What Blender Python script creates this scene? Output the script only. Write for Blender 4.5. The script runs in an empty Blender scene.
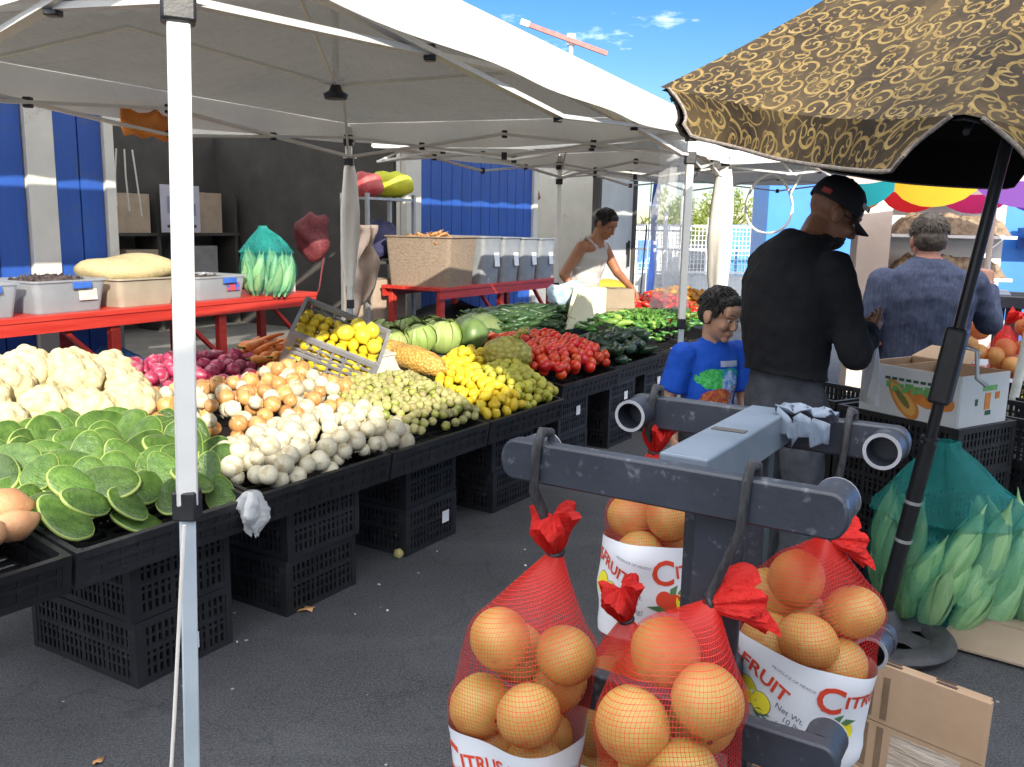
import bpy, bmesh, math, random
from mathutils import Vector, Matrix, Euler, noise
random.seed(11)
SC = bpy.context.scene
COL = SC.collection
R = math.radians
V = Vector
TH = R(32)
UX = V((math.sin(TH), math.cos(TH), 0)); VX = V((-math.cos(TH), math.sin(TH), 0))
RZ = R(58)                       # the market's rows run along this heading
def MK(s, t, z=0.0):             # market coordinates: s along the rows, t across them
    return UX*s + VX*t + V((0, 0, z))
rnd = random.random
def ru(a, b): return a+(b-a)*random.random()

# ------------------------------------------------------------------ materials
def nt(m):
    m.use_nodes = True; t = m.node_tree; t.nodes.clear(); return t
def N(t, typ, **kw):
    n = t.nodes.new(typ)
    for k, v in kw.items():
        if k.startswith('i_'): n.inputs[k[2:].replace('_', ' ')].default_value = v
        else: setattr(n, k, v)
    return n
def L(t, a, b): t.links.new(a, b)
def c4(c): return (c[0], c[1], c[2], 1)
def ramp(t, fac, stops, interp='LINEAR'):
    r = N(t, 'ShaderNodeValToRGB'); r.color_ramp.interpolation = interp
    e = r.color_ramp.elements
    while len(e) < len(stops): e.new(0.5)
    for k, (p, c) in enumerate(stops):
        e[k].position = p; e[k].color = c4(c) if not isinstance(c, (int, float)) else (c, c, c, 1)
    L(t, fac, r.inputs[0]); return r.outputs[0]
def mixc(t, fac, a, b, mode='MIX'):
    m = N(t, 'ShaderNodeMix', data_type='RGBA', blend_type=mode)
    for s, x in ((m.inputs[0], fac), (m.inputs[6], a), (m.inputs[7], b)):
        if isinstance(x, (int, float)): s.default_value = x
        elif isinstance(x, (tuple, list)): s.default_value = c4(x)
        else: L(t, x, s)
    return m.outputs[2]
def math_(t, op, a, b=0.0, c=0.0):
    m = N(t, 'ShaderNodeMath', operation=op)
    for s, x in zip(m.inputs, (a, b, c)):
        if isinstance(x, (int, float)): s.default_value = x
        else: L(t, x, s)
    return m.outputs[0]
def coord(t, kind='Object', scale=(1, 1, 1), rot=(0, 0, 0)):
    tc = N(t, 'ShaderNodeTexCoord'); mp = N(t, 'ShaderNodeMapping')
    mp.inputs['Scale'].default_value = scale; mp.inputs['Rotation'].default_value = rot
    L(t, tc.outputs[kind], mp.inputs[0]); return mp.outputs[0]
def noise_(t, vec, scale, detail=4, rough=.6):
    n = N(t, 'ShaderNodeTexNoise'); n.inputs['Scale'].default_value = scale
    n.inputs['Detail'].default_value = detail; n.inputs['Roughness'].default_value = rough
    L(t, vec, n.inputs['Vector']); return n.outputs['Fac']
def finish(t, col, rough=.5, bump=None, bstr=.3, bdist=.01, spec=.5, metal=0, trans=None, alpha=None, sub=0, coat=0):
    b = N(t, 'ShaderNodeBsdfPrincipled'); o = N(t, 'ShaderNodeOutputMaterial')
    if isinstance(col, (tuple, list)): b.inputs['Base Color'].default_value = c4(col)
    else: L(t, col, b.inputs['Base Color'])
    if isinstance(rough, (int, float)): b.inputs['Roughness'].default_value = rough
    else: L(t, rough, b.inputs['Roughness'])
    b.inputs['Specular IOR Level'].default_value = spec; b.inputs['Metallic'].default_value = metal
    b.inputs['Coat Weight'].default_value = coat
    if sub:
        b.inputs['Subsurface Weight'].default_value = sub; b.inputs['Subsurface Radius'].default_value = (.012, .006, .003); b.inputs['Subsurface Scale'].default_value = 1
    if bump is not None:
        bp = N(t, 'ShaderNodeBump'); bp.inputs['Strength'].default_value = bstr; bp.inputs['Distance'].default_value = bdist
        L(t, bump, bp.inputs['Height']); L(t, bp.outputs[0], b.inputs['Normal'])
    out = b.outputs[0]
    if trans is not None:
        tr = N(t, 'ShaderNodeBsdfTranslucent'); tr.inputs[0].default_value = c4(trans[1])
        mx = N(t, 'ShaderNodeMixShader'); mx.inputs[0].default_value = trans[0]
        L(t, out, mx.inputs[1]); L(t, tr.outputs[0], mx.inputs[2]); out = mx.outputs[0]
    if alpha is not None:
        tp = N(t, 'ShaderNodeBsdfTransparent'); mx = N(t, 'ShaderNodeMixShader')
        if isinstance(alpha, (int, float)): mx.inputs[0].default_value = alpha
        else: L(t, alpha, mx.inputs[0])
        L(t, tp.outputs[0], mx.inputs[1]); L(t, out, mx.inputs[2]); out = mx.outputs[0]
    L(t, out, o.inputs[0])
def M(name, c1, c2=None, scale=8, rough=.5, bump=0, bscale=None, stretch=(1, 1, 1), spec=.5, metal=0, vary=0, trans=None, alpha=None, sub=0, lo=.35, hi=.65, bdist=.01, detail=4, dirt=None, coat=0):
    m = bpy.data.materials.new(name); t = nt(m)
    vec = coord(t, 'Object', stretch)
    if vary:
        oi = N(t, 'ShaderNodeObjectInfo'); off = N(t, 'ShaderNodeVectorMath', operation='ADD')
        cmb = N(t, 'ShaderNodeCombineXYZ'); k = math_(t, 'MULTIPLY', oi.outputs['Random'], 37.0)
        L(t, k, cmb.inputs[0]); L(t, k, cmb.inputs[1]); L(t, vec, off.inputs[0]); L(t, cmb.outputs[0], off.inputs[1]); vec = off.outputs[0]
    n = noise_(t, vec, scale, detail)
    col = ramp(t, n, [(lo, c1), (hi, c2 or c1)])
    if vary:
        hs = N(t, 'ShaderNodeHueSaturation'); L(t, col, hs.inputs['Color'])
        L(t, math_(t, 'MULTIPLY_ADD', oi.outputs['Random'], vary, 1-vary*.55), hs.inputs['Value'])
        L(t, math_(t, 'MULTIPLY_ADD', math_(t, 'FRACT', math_(t, 'MULTIPLY', oi.outputs['Random'], 7.3)), vary*.06, .5-vary*.03), hs.inputs['Hue'])
        col = hs.outputs[0]
    if dirt:
        d = noise_(t, coord(t, 'Object', (1, 1, 1)), dirt[1], 6, .7)
        col = mixc(t, ramp(t, d, [(dirt[2], 0), (dirt[2]+.15, 1)]), col, dirt[0])
    bp = None
    if bump: bp = noise_(t, vec, bscale or scale*3, 5)
    finish(t, col, rough, bp, bump, bdist, spec, metal, trans, alpha, sub, coat)
    return m

# ------------------------------------------------------------------ mesh builder
class MB:
    def __init__(s): s.v = []; s.f = []; s.m = []; s.uv = {}
    def _add(s, vs, fs, m):
        o = len(s.v); s.v += [tuple(x) for x in vs]
        for f in fs: s.f.append(tuple(i+o for i in f)); s.m.append(m)
        return o
    def box(s, c, d, rot=None, m=0):
        x, y, z = d[0]/2, d[1]/2, d[2]/2
        vs = [V((a*x, b*y, e*z)) for a in (-1, 1) for b in (-1, 1) for e in (-1, 1)]
        if rot is not None: vs = [rot @ q for q in vs]
        vs = [q+V(c) for q in vs]
        s._add(vs, [(0, 1, 3, 2), (4, 6, 7, 5), (0, 4, 5, 1), (2, 3, 7, 6), (0, 2, 6, 4), (1, 5, 7, 3)], m); return s
    def bar(s, a, b, w, h=None, m=0, up=V((0, 0, 1))):
        a, b = V(a), V(b); h = h or w; d = b-a; l = d.length; d.normalize()
        x = d.cross(up)
        if x.length < 1e-4: x = V((1, 0, 0))
        x.normalize(); y = x.cross(d)
        rot = Matrix((d, x, y)).transposed()
        return s.box((a+b)/2, (l, w, h), rot, m)
    def tube(s, pts, rads, n=10, m=0, cap=True, lat=None, close=False):
        pts = [V(p) for p in pts]; rings = []
        if isinstance(rads, (int, float, tuple)): rads = [rads]*len(pts)
        prev = None
        for i, p in enumerate(pts):
            d = (pts[min(i+1, len(pts)-1)]-pts[max(i-1, 0)])
            if close: d = pts[(i+1) % len(pts)]-pts[i-1]
            d.normalize()
            ref = V(lat) if lat is not None else (prev if prev is not None else (V((0, 0, 1)) if abs(d.z) < .9 else V((1, 0, 0))))
            x = ref-d*ref.dot(d)
            if x.length < 1e-5: x = d.orthogonal()
            x.normalize(); y = d.cross(x); prev = x
            r = rads[i]; rx, ry = (r if isinstance(r, (tuple, list)) else (r, r))
            rings.append([p+x*(rx*math.cos(2*math.pi*k/n))+y*(ry*math.sin(2*math.pi*k/n)) for k in range(n)])
        vs = [q for r in rings for q in r]; fs = []
        K = len(rings)
        for i in range(K if close else K-1):
            j = (i+1) % K
            for k in range(n):
                k2 = (k+1) % n; fs.append((i*n+k, i*n+k2, j*n+k2, j*n+k))
        if cap and not close:
            fs.append(tuple(range(n-1, -1, -1))); fs.append(tuple((K-1)*n+k for k in range(n)))
        s._add(vs, fs, m); return s
    def cap(s, a, ra, b, rb, n=14, m=0, lat=None, fl=1.0):      # capsule with rounded ends (ra may be (rx,ry))
        a, b = V(a), V(b); d = (b-a)
        if d.length < 1e-6: d = V((0, 0, 1e-4))
        d.normalize()
        f = lambda r, k: (r[0]*k, r[1]*k) if isinstance(r, (tuple, list)) else r*k
        mn = lambda r: (min(r) if isinstance(r, (tuple, list)) else r)*fl
        P = []; Q = []
        for k in (1, .94, .8, .55, .2): P.append(a-d*mn(ra)*k); Q.append(f(ra, max(.05, math.sqrt(1-k*k))))
        P += [a, b]; Q += [f(ra, 1), f(rb, 1)]
        for k in (.2, .55, .8, .94, 1): P.append(b+d*mn(rb)*k); Q.append(f(rb, max(.05, math.sqrt(1-k*k))))
        return s.tube(P, Q, n, m, True, lat)
    def ell(s, c, r, n=14, m=0, rot=None):
        k = max(6, n//2+1); vs = []; fs = []
        for i in range(k+1):
            th = math.pi*i/k
            for j in range(n):
                ph = 2*math.pi*j/n
                q = V((r[0]*math.sin(th)*math.cos(ph), r[1]*math.sin(th)*math.sin(ph), r[2]*math.cos(th)))
                if rot is not None: q = rot @ q
                vs.append(q+V(c))
        for i in range(k):
            for j in range(n):
                j2 = (j+1) % n; fs.append((i*n+j, (i+1)*n+j, (i+1)*n+j2, i*n+j2))
        s._add(vs, fs, m); return s
    def lathe(s, prof, n=20, m=0, mat=None, cap=True):
        vs = []; fs = []
        for r, z in prof:
            for k in range(n):
                q = V((r*math.cos(2*math.pi*k/n), r*math.sin(2*math.pi*k/n), z))
                vs.append(mat @ q if mat is not None else q)
        for i in range(len(prof)-1):
            for k in range(n):
                k2 = (k+1) % n; fs.append((i*n+k, i*n+k2, (i+1)*n+k2, (i+1)*n+k))
        if cap:
            fs.append(tuple(range(n-1, -1, -1))); fs.append(tuple((len(prof)-1)*n+k for k in range(n)))
        s._add(vs, fs, m); return s
    def grid(s, P, m=0, uv=None, closeu=False):      # P[i][j]
        a, b = len(P), len(P[0]); o = len(s.v)
        s.v += [tuple(q) for r in P for q in r]
        for i in range(a-1):
            for j in range(b if closeu else b-1):
                j2 = (j+1) % b
                idx = (o+i*b+j, o+i*b+j2, o+(i+1)*b+j2, o+(i+1)*b+j)
                if uv: s.uv[len(s.f)] = [uv(i, j), uv(i, j+1), uv(i+1, j+1), uv(i+1, j)]
                s.f.append(idx); s.m.append(m)
        return s
    def poly(s, pts, m=0): s._add(pts, [tuple(range(len(pts)))], m); return s
    def prism(s, pts, off, m=0):         # flat outline given thickness
        n = len(pts); off = V(off); vs = [V(p) for p in pts]+[V(p)+off for p in pts]
        fs = [tuple(range(n-1, -1, -1)), tuple(range(n, 2*n))]+[(i, (i+1) % n, n+(i+1) % n, n+i) for i in range(n)]
        s._add(vs, fs, m); return s
    def mesh(s, name, mats, smooth=35):
        me = bpy.data.meshes.new(name); me.from_pydata(s.v, [], s.f)
        for x in (mats if isinstance(mats, (list, tuple)) else [mats]): me.materials.append(x)
        me.polygons.foreach_set('material_index', s.m)
        if s.uv:
            ul = me.uv_layers.new(name='UVMap')
            for p in me.polygons:
                q = s.uv.get(p.index)
                if q:
                    for k, li in enumerate(p.loop_indices): ul.data[li].uv = q[k]
        me.validate(); me.update()
        if smooth:
            me.shade_smooth()
            if smooth < 180: me.set_sharp_from_angle(angle=R(smooth))
        return me
    def build(s, name, mats, parent=None, smooth=35, loc=None, rotz=None, bevel=0):
        o = bpy.data.objects.new(name, s.mesh(name, mats, smooth)); COL.objects.link(o)
        if parent is not None: o.parent = parent
        if loc is not None: o.location = loc
        if rotz is not None: o.rotation_euler = (0, 0, rotz)
        if bevel:
            b = o.modifiers.new('bevel', 'BEVEL'); b.width = bevel; b.segments = 2; b.limit_method = 'ANGLE'; b.angle_limit = R(40)
        return o
def objm(name, me, parent=None, loc=None, rot=None, scale=None):
    o = bpy.data.objects.new(name, me); COL.objects.link(o)
    if parent is not None: o.parent = parent
    if loc is not None: o.location = loc
    if rot is not None: o.rotation_euler = rot
    if scale is not None: o.scale = (scale,)*3 if isinstance(scale, (int, float)) else scale
    return o
def tag(o, label=None, cat=None, group=None, kind=None):
    if label: o['label'] = label
    if cat: o['category'] = cat
    if group: o['group'] = group
    if kind: o['kind'] = kind
    return o
def thing(name, label, cat, loc=(0, 0, 0), rotz=0, group=None, rot=None):
    o = bpy.data.objects.new(name, None); COL.objects.link(o); o.empty_display_size = .1
    o.location = loc; o.rotation_euler = rot if rot is not None else (0, 0, rotz)
    return tag(o, label, cat, group)
def dup(o, parent=None):
    c = o.copy(); COL.objects.link(c)
    if parent is not None: c.parent = parent
    for ch in list(o.children): dup(ch, c)
    return c
TEX = {}
def clouds(size):
    if size not in TEX:
        t = bpy.data.textures.new('clouds', 'CLOUDS'); t.noise_scale = size; t.noise_depth = 2; TEX[size] = t
    return TEX[size]
def remesh(mb, name, mat, voxel=.008, smooth=4, disp=None, decim=None):
    me = mb.mesh(name, mat, 0); o = bpy.data.objects.new('tmp', me); COL.objects.link(o)
    r = o.modifiers.new('r', 'REMESH'); r.mode = 'VOXEL'; r.voxel_size = voxel; r.use_smooth_shade = True
    if smooth:
        s = o.modifiers.new('s', 'SMOOTH'); s.factor = .5; s.iterations = smooth
    for size, st in (disp or []):
        d = o.modifiers.new('d', 'DISPLACE'); d.texture = clouds(size); d.strength = st; d.mid_level = .5; d.texture_coords = 'LOCAL'
    dg = bpy.context.evaluated_depsgraph_get(); dg.update()
    out = bpy.data.meshes.new_from_object(o.evaluated_get(dg), depsgraph=dg)
    bpy.data.objects.remove(o); bpy.data.meshes.remove(me)
    out.name = name
    if not out.materials: out.materials.append(mat)
    out.polygons.foreach_set('use_smooth', [True]*len(out.polygons)); out.update()
    return out
def text_geo(body, size, bold=0.0, shear=0.0):
    cu = bpy.data.curves.new('t', 'FONT'); cu.body = body; cu.size = size; cu.offset = bold; cu.shear = shear
    cu.align_x = 'CENTER'; cu.align_y = 'CENTER'; cu.resolution_u = 3
    o = bpy.data.objects.new('t', cu); COL.objects.link(o)
    dg = bpy.context.evaluated_depsgraph_get(); dg.update()
    me = bpy.data.meshes.new_from_object(o.evaluated_get(dg), depsgraph=dg)
    bpy.data.objects.remove(o); bpy.data.curves.remove(cu)
    bm = bmesh.new(); bm.from_mesh(me); bmesh.ops.triangulate(bm, faces=bm.faces)
    for _ in range(2):
        long = [e for e in bm.edges if e.calc_length() > size*.3]
        if long: bmesh.ops.subdivide_edges(bm, edges=long, cuts=1); bmesh.ops.triangulate(bm, faces=bm.faces)
    vs = [v.co.copy() for v in bm.verts]; bm.verts.index_update(); fs = [tuple(v.index for v in f.verts) for f in bm.faces]
    bm.free(); bpy.data.meshes.remove(me); return vs, fs

# ------------------------------------------------------------------ camera, light, sky
cam = bpy.data.cameras.new('camera'); co = bpy.data.objects.new('camera', cam); COL.objects.link(co)
pt, rl = R(10.15), R(1.15)
Fw = V((0, math.cos(pt), -math.sin(pt))); R0 = V((1, 0, 0)); U0 = V((0, math.sin(pt), math.cos(pt)))
Rr = R0*math.cos(rl)+U0*math.sin(rl); Uu = -R0*math.sin(rl)+U0*math.cos(rl)
co.matrix_world = Matrix(((Rr.x, Uu.x, -Fw.x, 0), (Rr.y, Uu.y, -Fw.y, 0), (Rr.z, Uu.z, -Fw.z, 1.6), (0, 0, 0, 1)))
cam.sensor_width = 36; cam.lens = 900/1024*36; cam.clip_start = .05; cam.clip_end = 3000
SC.camera = co
SUN_EL = R(24); sd = V((-.3, .954, 0)).normalized()*math.cos(SUN_EL)-V((0, 0, math.sin(SUN_EL)))
sl = bpy.data.lights.new('sun', 'SUN'); so = bpy.data.objects.new('sun', sl); COL.objects.link(so)
sl.energy = 3.3; sl.angle = R(.53); sl.color = (1, .93, .80)
so.rotation_euler = sd.to_track_quat('-Z', 'Y').to_euler(); so.location = (3, -12, 9)
w = bpy.data.worlds.new('World'); SC.world = w; w.use_nodes = True; t = w.node_tree; t.nodes.clear()
sky = N(t, 'ShaderNodeTexSky', sky_type='NISHITA'); sky.sun_disc = False; sky.sun_elevation = SUN_EL
sky.sun_rotation = math.atan2(-sd.x, -sd.y); sky.air_density = 1.0; sky.dust_density = .2; sky.ozone_density = 1.6
tc = N(t, 'ShaderNodeTexCoord'); mp = N(t, 'ShaderNodeMapping'); mp.inputs['Scale'].default_value = (1, 1, 3.2); L(t, tc.outputs['Generated'], mp.inputs[0])
cn = noise_(t, mp.outputs[0], 2.6, 7, .62)
sx = N(t, 'ShaderNodeSeparateXYZ'); L(t, tc.outputs['Generated'], sx.inputs[0])
# fair-weather cloud: thin wisps low in the north, plus an unseen bright deck overhead and behind, added for fill light
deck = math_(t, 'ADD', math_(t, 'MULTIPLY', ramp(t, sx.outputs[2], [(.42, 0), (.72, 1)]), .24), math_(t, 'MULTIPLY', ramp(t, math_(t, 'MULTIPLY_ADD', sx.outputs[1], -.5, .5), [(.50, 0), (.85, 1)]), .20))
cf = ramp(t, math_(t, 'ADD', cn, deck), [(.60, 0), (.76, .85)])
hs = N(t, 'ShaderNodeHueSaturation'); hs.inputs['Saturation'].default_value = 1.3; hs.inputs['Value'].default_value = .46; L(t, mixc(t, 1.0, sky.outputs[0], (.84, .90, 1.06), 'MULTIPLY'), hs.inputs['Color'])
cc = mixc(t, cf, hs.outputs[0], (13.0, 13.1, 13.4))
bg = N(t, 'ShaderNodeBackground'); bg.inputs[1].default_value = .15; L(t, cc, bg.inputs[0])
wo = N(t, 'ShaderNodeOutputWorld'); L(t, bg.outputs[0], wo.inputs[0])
SC.view_settings.view_transform = 'Standard'; SC.view_settings.look = 'None'; SC.view_settings.exposure = 1.18; SC.view_settings.gamma = 1
SC.render.engine = 'CYCLES'
SC.cycles.max_bounces = 8; SC.cycles.transparent_max_bounces = 24; SC.cycles.use_denoising = True
SC.cycles.caustics_reflective = False; SC.cycles.caustics_refractive = False
# ------------------------------------------------------------------ materials used
WHITEPAINT = M('white paint', (.62, .60, .55), (.70, .68, .62), 3, .55, .15, 14, dirt=((.42, .38, .32), 2.2, .62))
BLUE = M('blue siding', (.018, .075, .34), (.026, .10, .42), 5, .5, .15, 30, stretch=(1, 1, .12), dirt=((.06, .10, .24), 3.5, .56))
BRIGHTBLUE = M('bright blue panel', (.03, .19, .62), (.04, .22, .68), 2, .45, .05)
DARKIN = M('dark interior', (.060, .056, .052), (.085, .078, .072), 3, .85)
GREYFLOOR = M('concrete floor', (.16, .15, .14), (.22, .21, .19), 3, .85, .1)
LEGW = M('white powder coat', (.70, .69, .64), (.76, .75, .70), 5, .38, .04, 40, dirt=((.45, .42, .36), 9, .66))
LEGG = M('grey anodised leg', (.36, .42, .46), (.44, .50, .54), 5, .42, .04, 40)
BLACKP = M('black plastic', (.012, .012, .013), (.022, .022, .024), 9, .42, .1, 40)
CRATE = M('black crate plastic', (.010, .011, .013), (.020, .021, .024), 6, .46, .25, 60, vary=.5, dirt=((.055, .052, .048), 7, .60))
LABELW = M('white sticker', (.72, .74, .78), (.78, .80, .82), 6, .5)
REDW = M('red painted wood', (.40, .022, .014), (.52, .045, .028), 6, .45, .25, 12, stretch=(.2, 3, 3), dirt=((.50, .26, .2), 8, .66))
CARD = M('cardboard', (.38, .25, .15), (.44, .30, .19), 5, .8, .12, 30)
CARDD = M('dull cardboard', (.30, .235, .165), (.36, .28, .20), 4, .8, .12, 30)
INK = M('dark print', (.06, .04, .03), (.10, .06, .045), 20, .8)
ORANGE = M('orange cloth', (.75, .22, .03), (.85, .30, .05), 6, .7)
TUB = M('frosted plastic tub', (.42, .45, .48), (.50, .53, .56), 4, .2, .05, 20, trans=(.35, (.7, .73, .76)), alpha=.62)
CLOTHW = M('off white cloth', (.66, .62, .55), (.74, .70, .63), 5, .85, .3, 16)
STEEL = M('galvanised steel', (.42, .43, .43), (.52, .53, .52), 12, .45, .05, metal=.6)
PLASTICFILM = M('clear plastic film', (.75, .77, .78), (.82, .84, .85), 8, .2, .5, 14, stretch=(1, 1, .25), alpha=.42, trans=(.5, (.9, .9, .9)))
# tent cloth: light shows through it
m = bpy.data.materials.new('tent cloth'); t = nt(m)
n1 = noise_(t, coord(t, 'Object', (1, 1, 1)), 1.6, 6, .65); n2 = noise_(t, coord(t, 'Object', (1.2, 5, 3)), 3.2, 4, .6)
n3 = noise_(t, coord(t, 'Object', (5, 1.1, 2)), 2.2, 4, .6)
bsum = math_(t, 'ADD', n2, math_(t, 'MULTIPLY', n3, 1.2))
col = mixc(t, ramp(t, n1, [(.40, 0), (.72, 1)]), (.68, .67, .635), (.57, .555, .51))
OUT = (t, col, bsum)
finish(t, col, .55, bsum, .5, .012, .3, trans=(.12, (.80, .77, .68)))
TENT = m
m = bpy.data.materials.new('tent roof cloth'); t = nt(m)      # white outside, underside shade put into a darker grey inside
n1 = noise_(t, coord(t, 'Object', (1, 1, 1)), 1.6, 6, .65); n2 = noise_(t, coord(t, 'Object', (1.2, 5, 3)), 3.2, 4, .6); n3 = noise_(t, coord(t, 'Object', (5, 1.1, 2)), 2.2, 4, .6)
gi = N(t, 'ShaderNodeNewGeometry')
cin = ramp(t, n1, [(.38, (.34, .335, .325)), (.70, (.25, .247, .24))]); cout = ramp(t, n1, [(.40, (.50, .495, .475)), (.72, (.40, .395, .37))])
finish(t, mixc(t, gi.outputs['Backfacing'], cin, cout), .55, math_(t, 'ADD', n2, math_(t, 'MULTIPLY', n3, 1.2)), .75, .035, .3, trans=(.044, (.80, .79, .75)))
ROOFC = m
# asphalt
m = bpy.data.materials.new('asphalt'); t = nt(m); vec = coord(t)
base = ramp(t, noise_(t, vec, 1.1, 7, .65), [(.35, (.030, .032, .036)), (.66, (.060, .063, .070))])
base = mixc(t, ramp(t, noise_(t, coord(t, 'Object', (.5, 1.6, 1)), .9, 6, .7), [(.54, 0), (.64, .55)]), base, (.085, .088, .093))
base = mixc(t, ramp(t, noise_(t, vec, 2.3, 7, .75), [(.58, 0), (.68, .7)]), base, (.020, .021, .023))
base = mixc(t, ramp(t, noise_(t, vec, 140, 2, .5), [(.40, 0), (.78, .8)]), base, (.15, .152, .158))
base = mixc(t, ramp(t, noise_(t, vec, 45, 3, .6), [(.54, 0), (.66, .35)]), base, (.022, .022, .025))
wv = N(t, 'ShaderNodeVectorMath', operation='ADD'); nz = N(t, 'ShaderNodeTexNoise'); nz.inputs['Scale'].default_value = 2.2; nz.inputs['Detail'].default_value = 6; L(t, vec, nz.inputs['Vector']); L(t, vec, wv.inputs[0]); L(t, nz.outputs['Color'], wv.inputs[1])
ck = N(t, 'ShaderNodeTexVoronoi', feature='DISTANCE_TO_EDGE'); ck.inputs['Scale'].default_value = .55; L(t, wv.outputs[0], ck.inputs['Vector'])
base = mixc(t, ramp(t, ck.outputs['Distance'], [(.002, .28), (.007, 0)]), base, (.012, .012, .013))
vo = N(t, 'ShaderNodeTexVoronoi'); vo.inputs['Scale'].default_value = 17; L(t, vec, vo.inputs['Vector'])
sp = math_(t, 'MULTIPLY', math_(t, 'LESS_THAN', vo.outputs['Distance'], .09), math_(t, 'GREATER_THAN', N(t, 'ShaderNodeSeparateColor').outputs[0], 2))
sc_ = N(t, 'ShaderNodeSeparateColor'); L(t, vo.outputs['Color'], sc_.inputs[0])
sp = math_(t, 'MULTIPLY', math_(t, 'LESS_THAN', vo.outputs['Distance'], math_(t, 'MULTIPLY', sc_.outputs[1], .16)), math_(t, 'GREATER_THAN', sc_.outputs[0], .90))
base = mixc(t, math_(t, 'MULTIPLY', sp, .8), base, (.42, .41, .38))
finish(t, base, .82, noise_(t, vec, 160, 3, .7), .7, .006, .35)
ASPH = m

# ------------------------------------------------------------------ ground
g = MB(); g.poly([(-300, -300, 0), (300, -300, 0), (300, 500, 0), (-300, 500, 0)])
tag(g.build('ground', ASPH, smooth=0), kind='structure')

# ------------------------------------------------------------------ market building behind the tables (facade at t = 7.4)
FT = 7.4
bt = thing('market_building', 'long blue market hall with white columns behind the produce tables', 'building', MK(0, FT), RZ)
# local x = along the rows, local y = away from the aisle
wl = MB(); H = 3.1
wl.box((6.0, 5.1, H/2), (26, .12, H)).box((-7, 2.55, H/2), (.12, 4.98, H)).box((16.44, 2.6, H/2), (.12, 4.9, H))
for a, b in ((-7, 5.0), (9.3, 12.45)):  wl.box(((a+b)/2, .12, H/2), (b-a, .12, H))
wl.box((4.75, .12, 2.82), (23.5, .118, .55))
wl.build('wall', WHITEPAINT, bt)
fl = MB(); fl.box((4.7, 2.6, .03), (23.2, 4.8, .06)); fl.build('floor', GREYFLOOR, bt)
ROOFP = M('translucent roof sheet', (.62, .63, .62), (.70, .71, .70), 3, .5, .1, trans=(.42, (.85, .86, .85)))  # made translucent to add fill light inside the stalls
ro = MB(); ro.grid([[V((-7.5+24.4*i/160, -2.25+7.7*j/4, H+.10+.018*math.cos(i*math.pi/2))) for j in range(5)] for i in range(161)]); ro.build('roof', ROOFP, bt, 60)  # overhang lengthened to shade the facade
q = MB(); q.box((4.7, -2.20, 2.78), (24.3, .06, .62)); q.build('fascia', WHITEPAINT, bt)  # board added at the overhang edge to shade the facade
def siding(a, b, m=BLUE):
    q = MB(); n = max(1, round((b-a)/.24)); wd = (b-a)/n
    for k in range(n): q.box((a+wd*(k+.5), .035, 1.32), (wd-.014, .05, 2.6))
    q.box(((a+b)/2, .052, 1.32), (b-a-.01, .012, 2.6))
    q.build('siding_panel', m, bt)
for a, b in ((-6.9, -3.6), (-3.2, 0.1), (.5, 2.0), (2.24, 4.26), (4.52, 4.97), (9.5, 12.33)): siding(a, b)
for x, wd in ((-3.4, .36), (.3, .36), (2.12, .22), (4.39, .24), (5.02, .09), (9.33, .30), (12.40, .12)):
    q = MB(); q.box((x, .02, 1.45), (wd, .10, 2.9)); q.build('column', WHITEPAINT, bt, bevel=.006)
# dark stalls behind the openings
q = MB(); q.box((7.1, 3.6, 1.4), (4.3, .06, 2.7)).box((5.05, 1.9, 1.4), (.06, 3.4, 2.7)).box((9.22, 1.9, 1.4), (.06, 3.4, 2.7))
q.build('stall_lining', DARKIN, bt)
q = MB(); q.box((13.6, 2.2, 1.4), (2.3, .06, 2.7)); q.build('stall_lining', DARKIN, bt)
q = MB(); q.box((15.5, .10, 1.22), (1.45, .06, 2.4)); d = q.build('door', M('grey white door', (.50, .50, .48), (.58, .58, .56), 2, .5), bt)
q = MB(); q.box((16.02, .055, 1.15), (.05, .05, .22)).box((16.02, .02, 1.05), (.03, .04, .5)); q.build('handle', BLACKP, d)
for x in (14.74, 16.28):
    q = MB(); q.box((x, .09, 1.22), (.09, .14, 2.44)); q.build('door_frame', DARKIN, bt)

# unseen hall behind the camera, added to shade the aisle, pale for bounce
ob = thing('market_building', 'tall pale unseen hall added behind the camera to shade the aisle', 'building', MK(0, -5), RZ)
q = MB(); q.box((-6.9, -3, 2.52), (15, 6, 5.04)); q.build('wall', M('pale stucco', (.72, .70, .66), (.78, .76, .72), 2, .85, .2, 30), ob)
q = MB(); q.box((-6.9, -3, 5.11), (15, 6.0, .10)); q.build('roof', CARDD, ob)
for k in range(4):
    q = MB(); q.box((-12.4+k*3.6, .012, 1.3), (2.2, .03, 2.6)); q.build('shutter', BRIGHTBLUE, ob)

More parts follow.
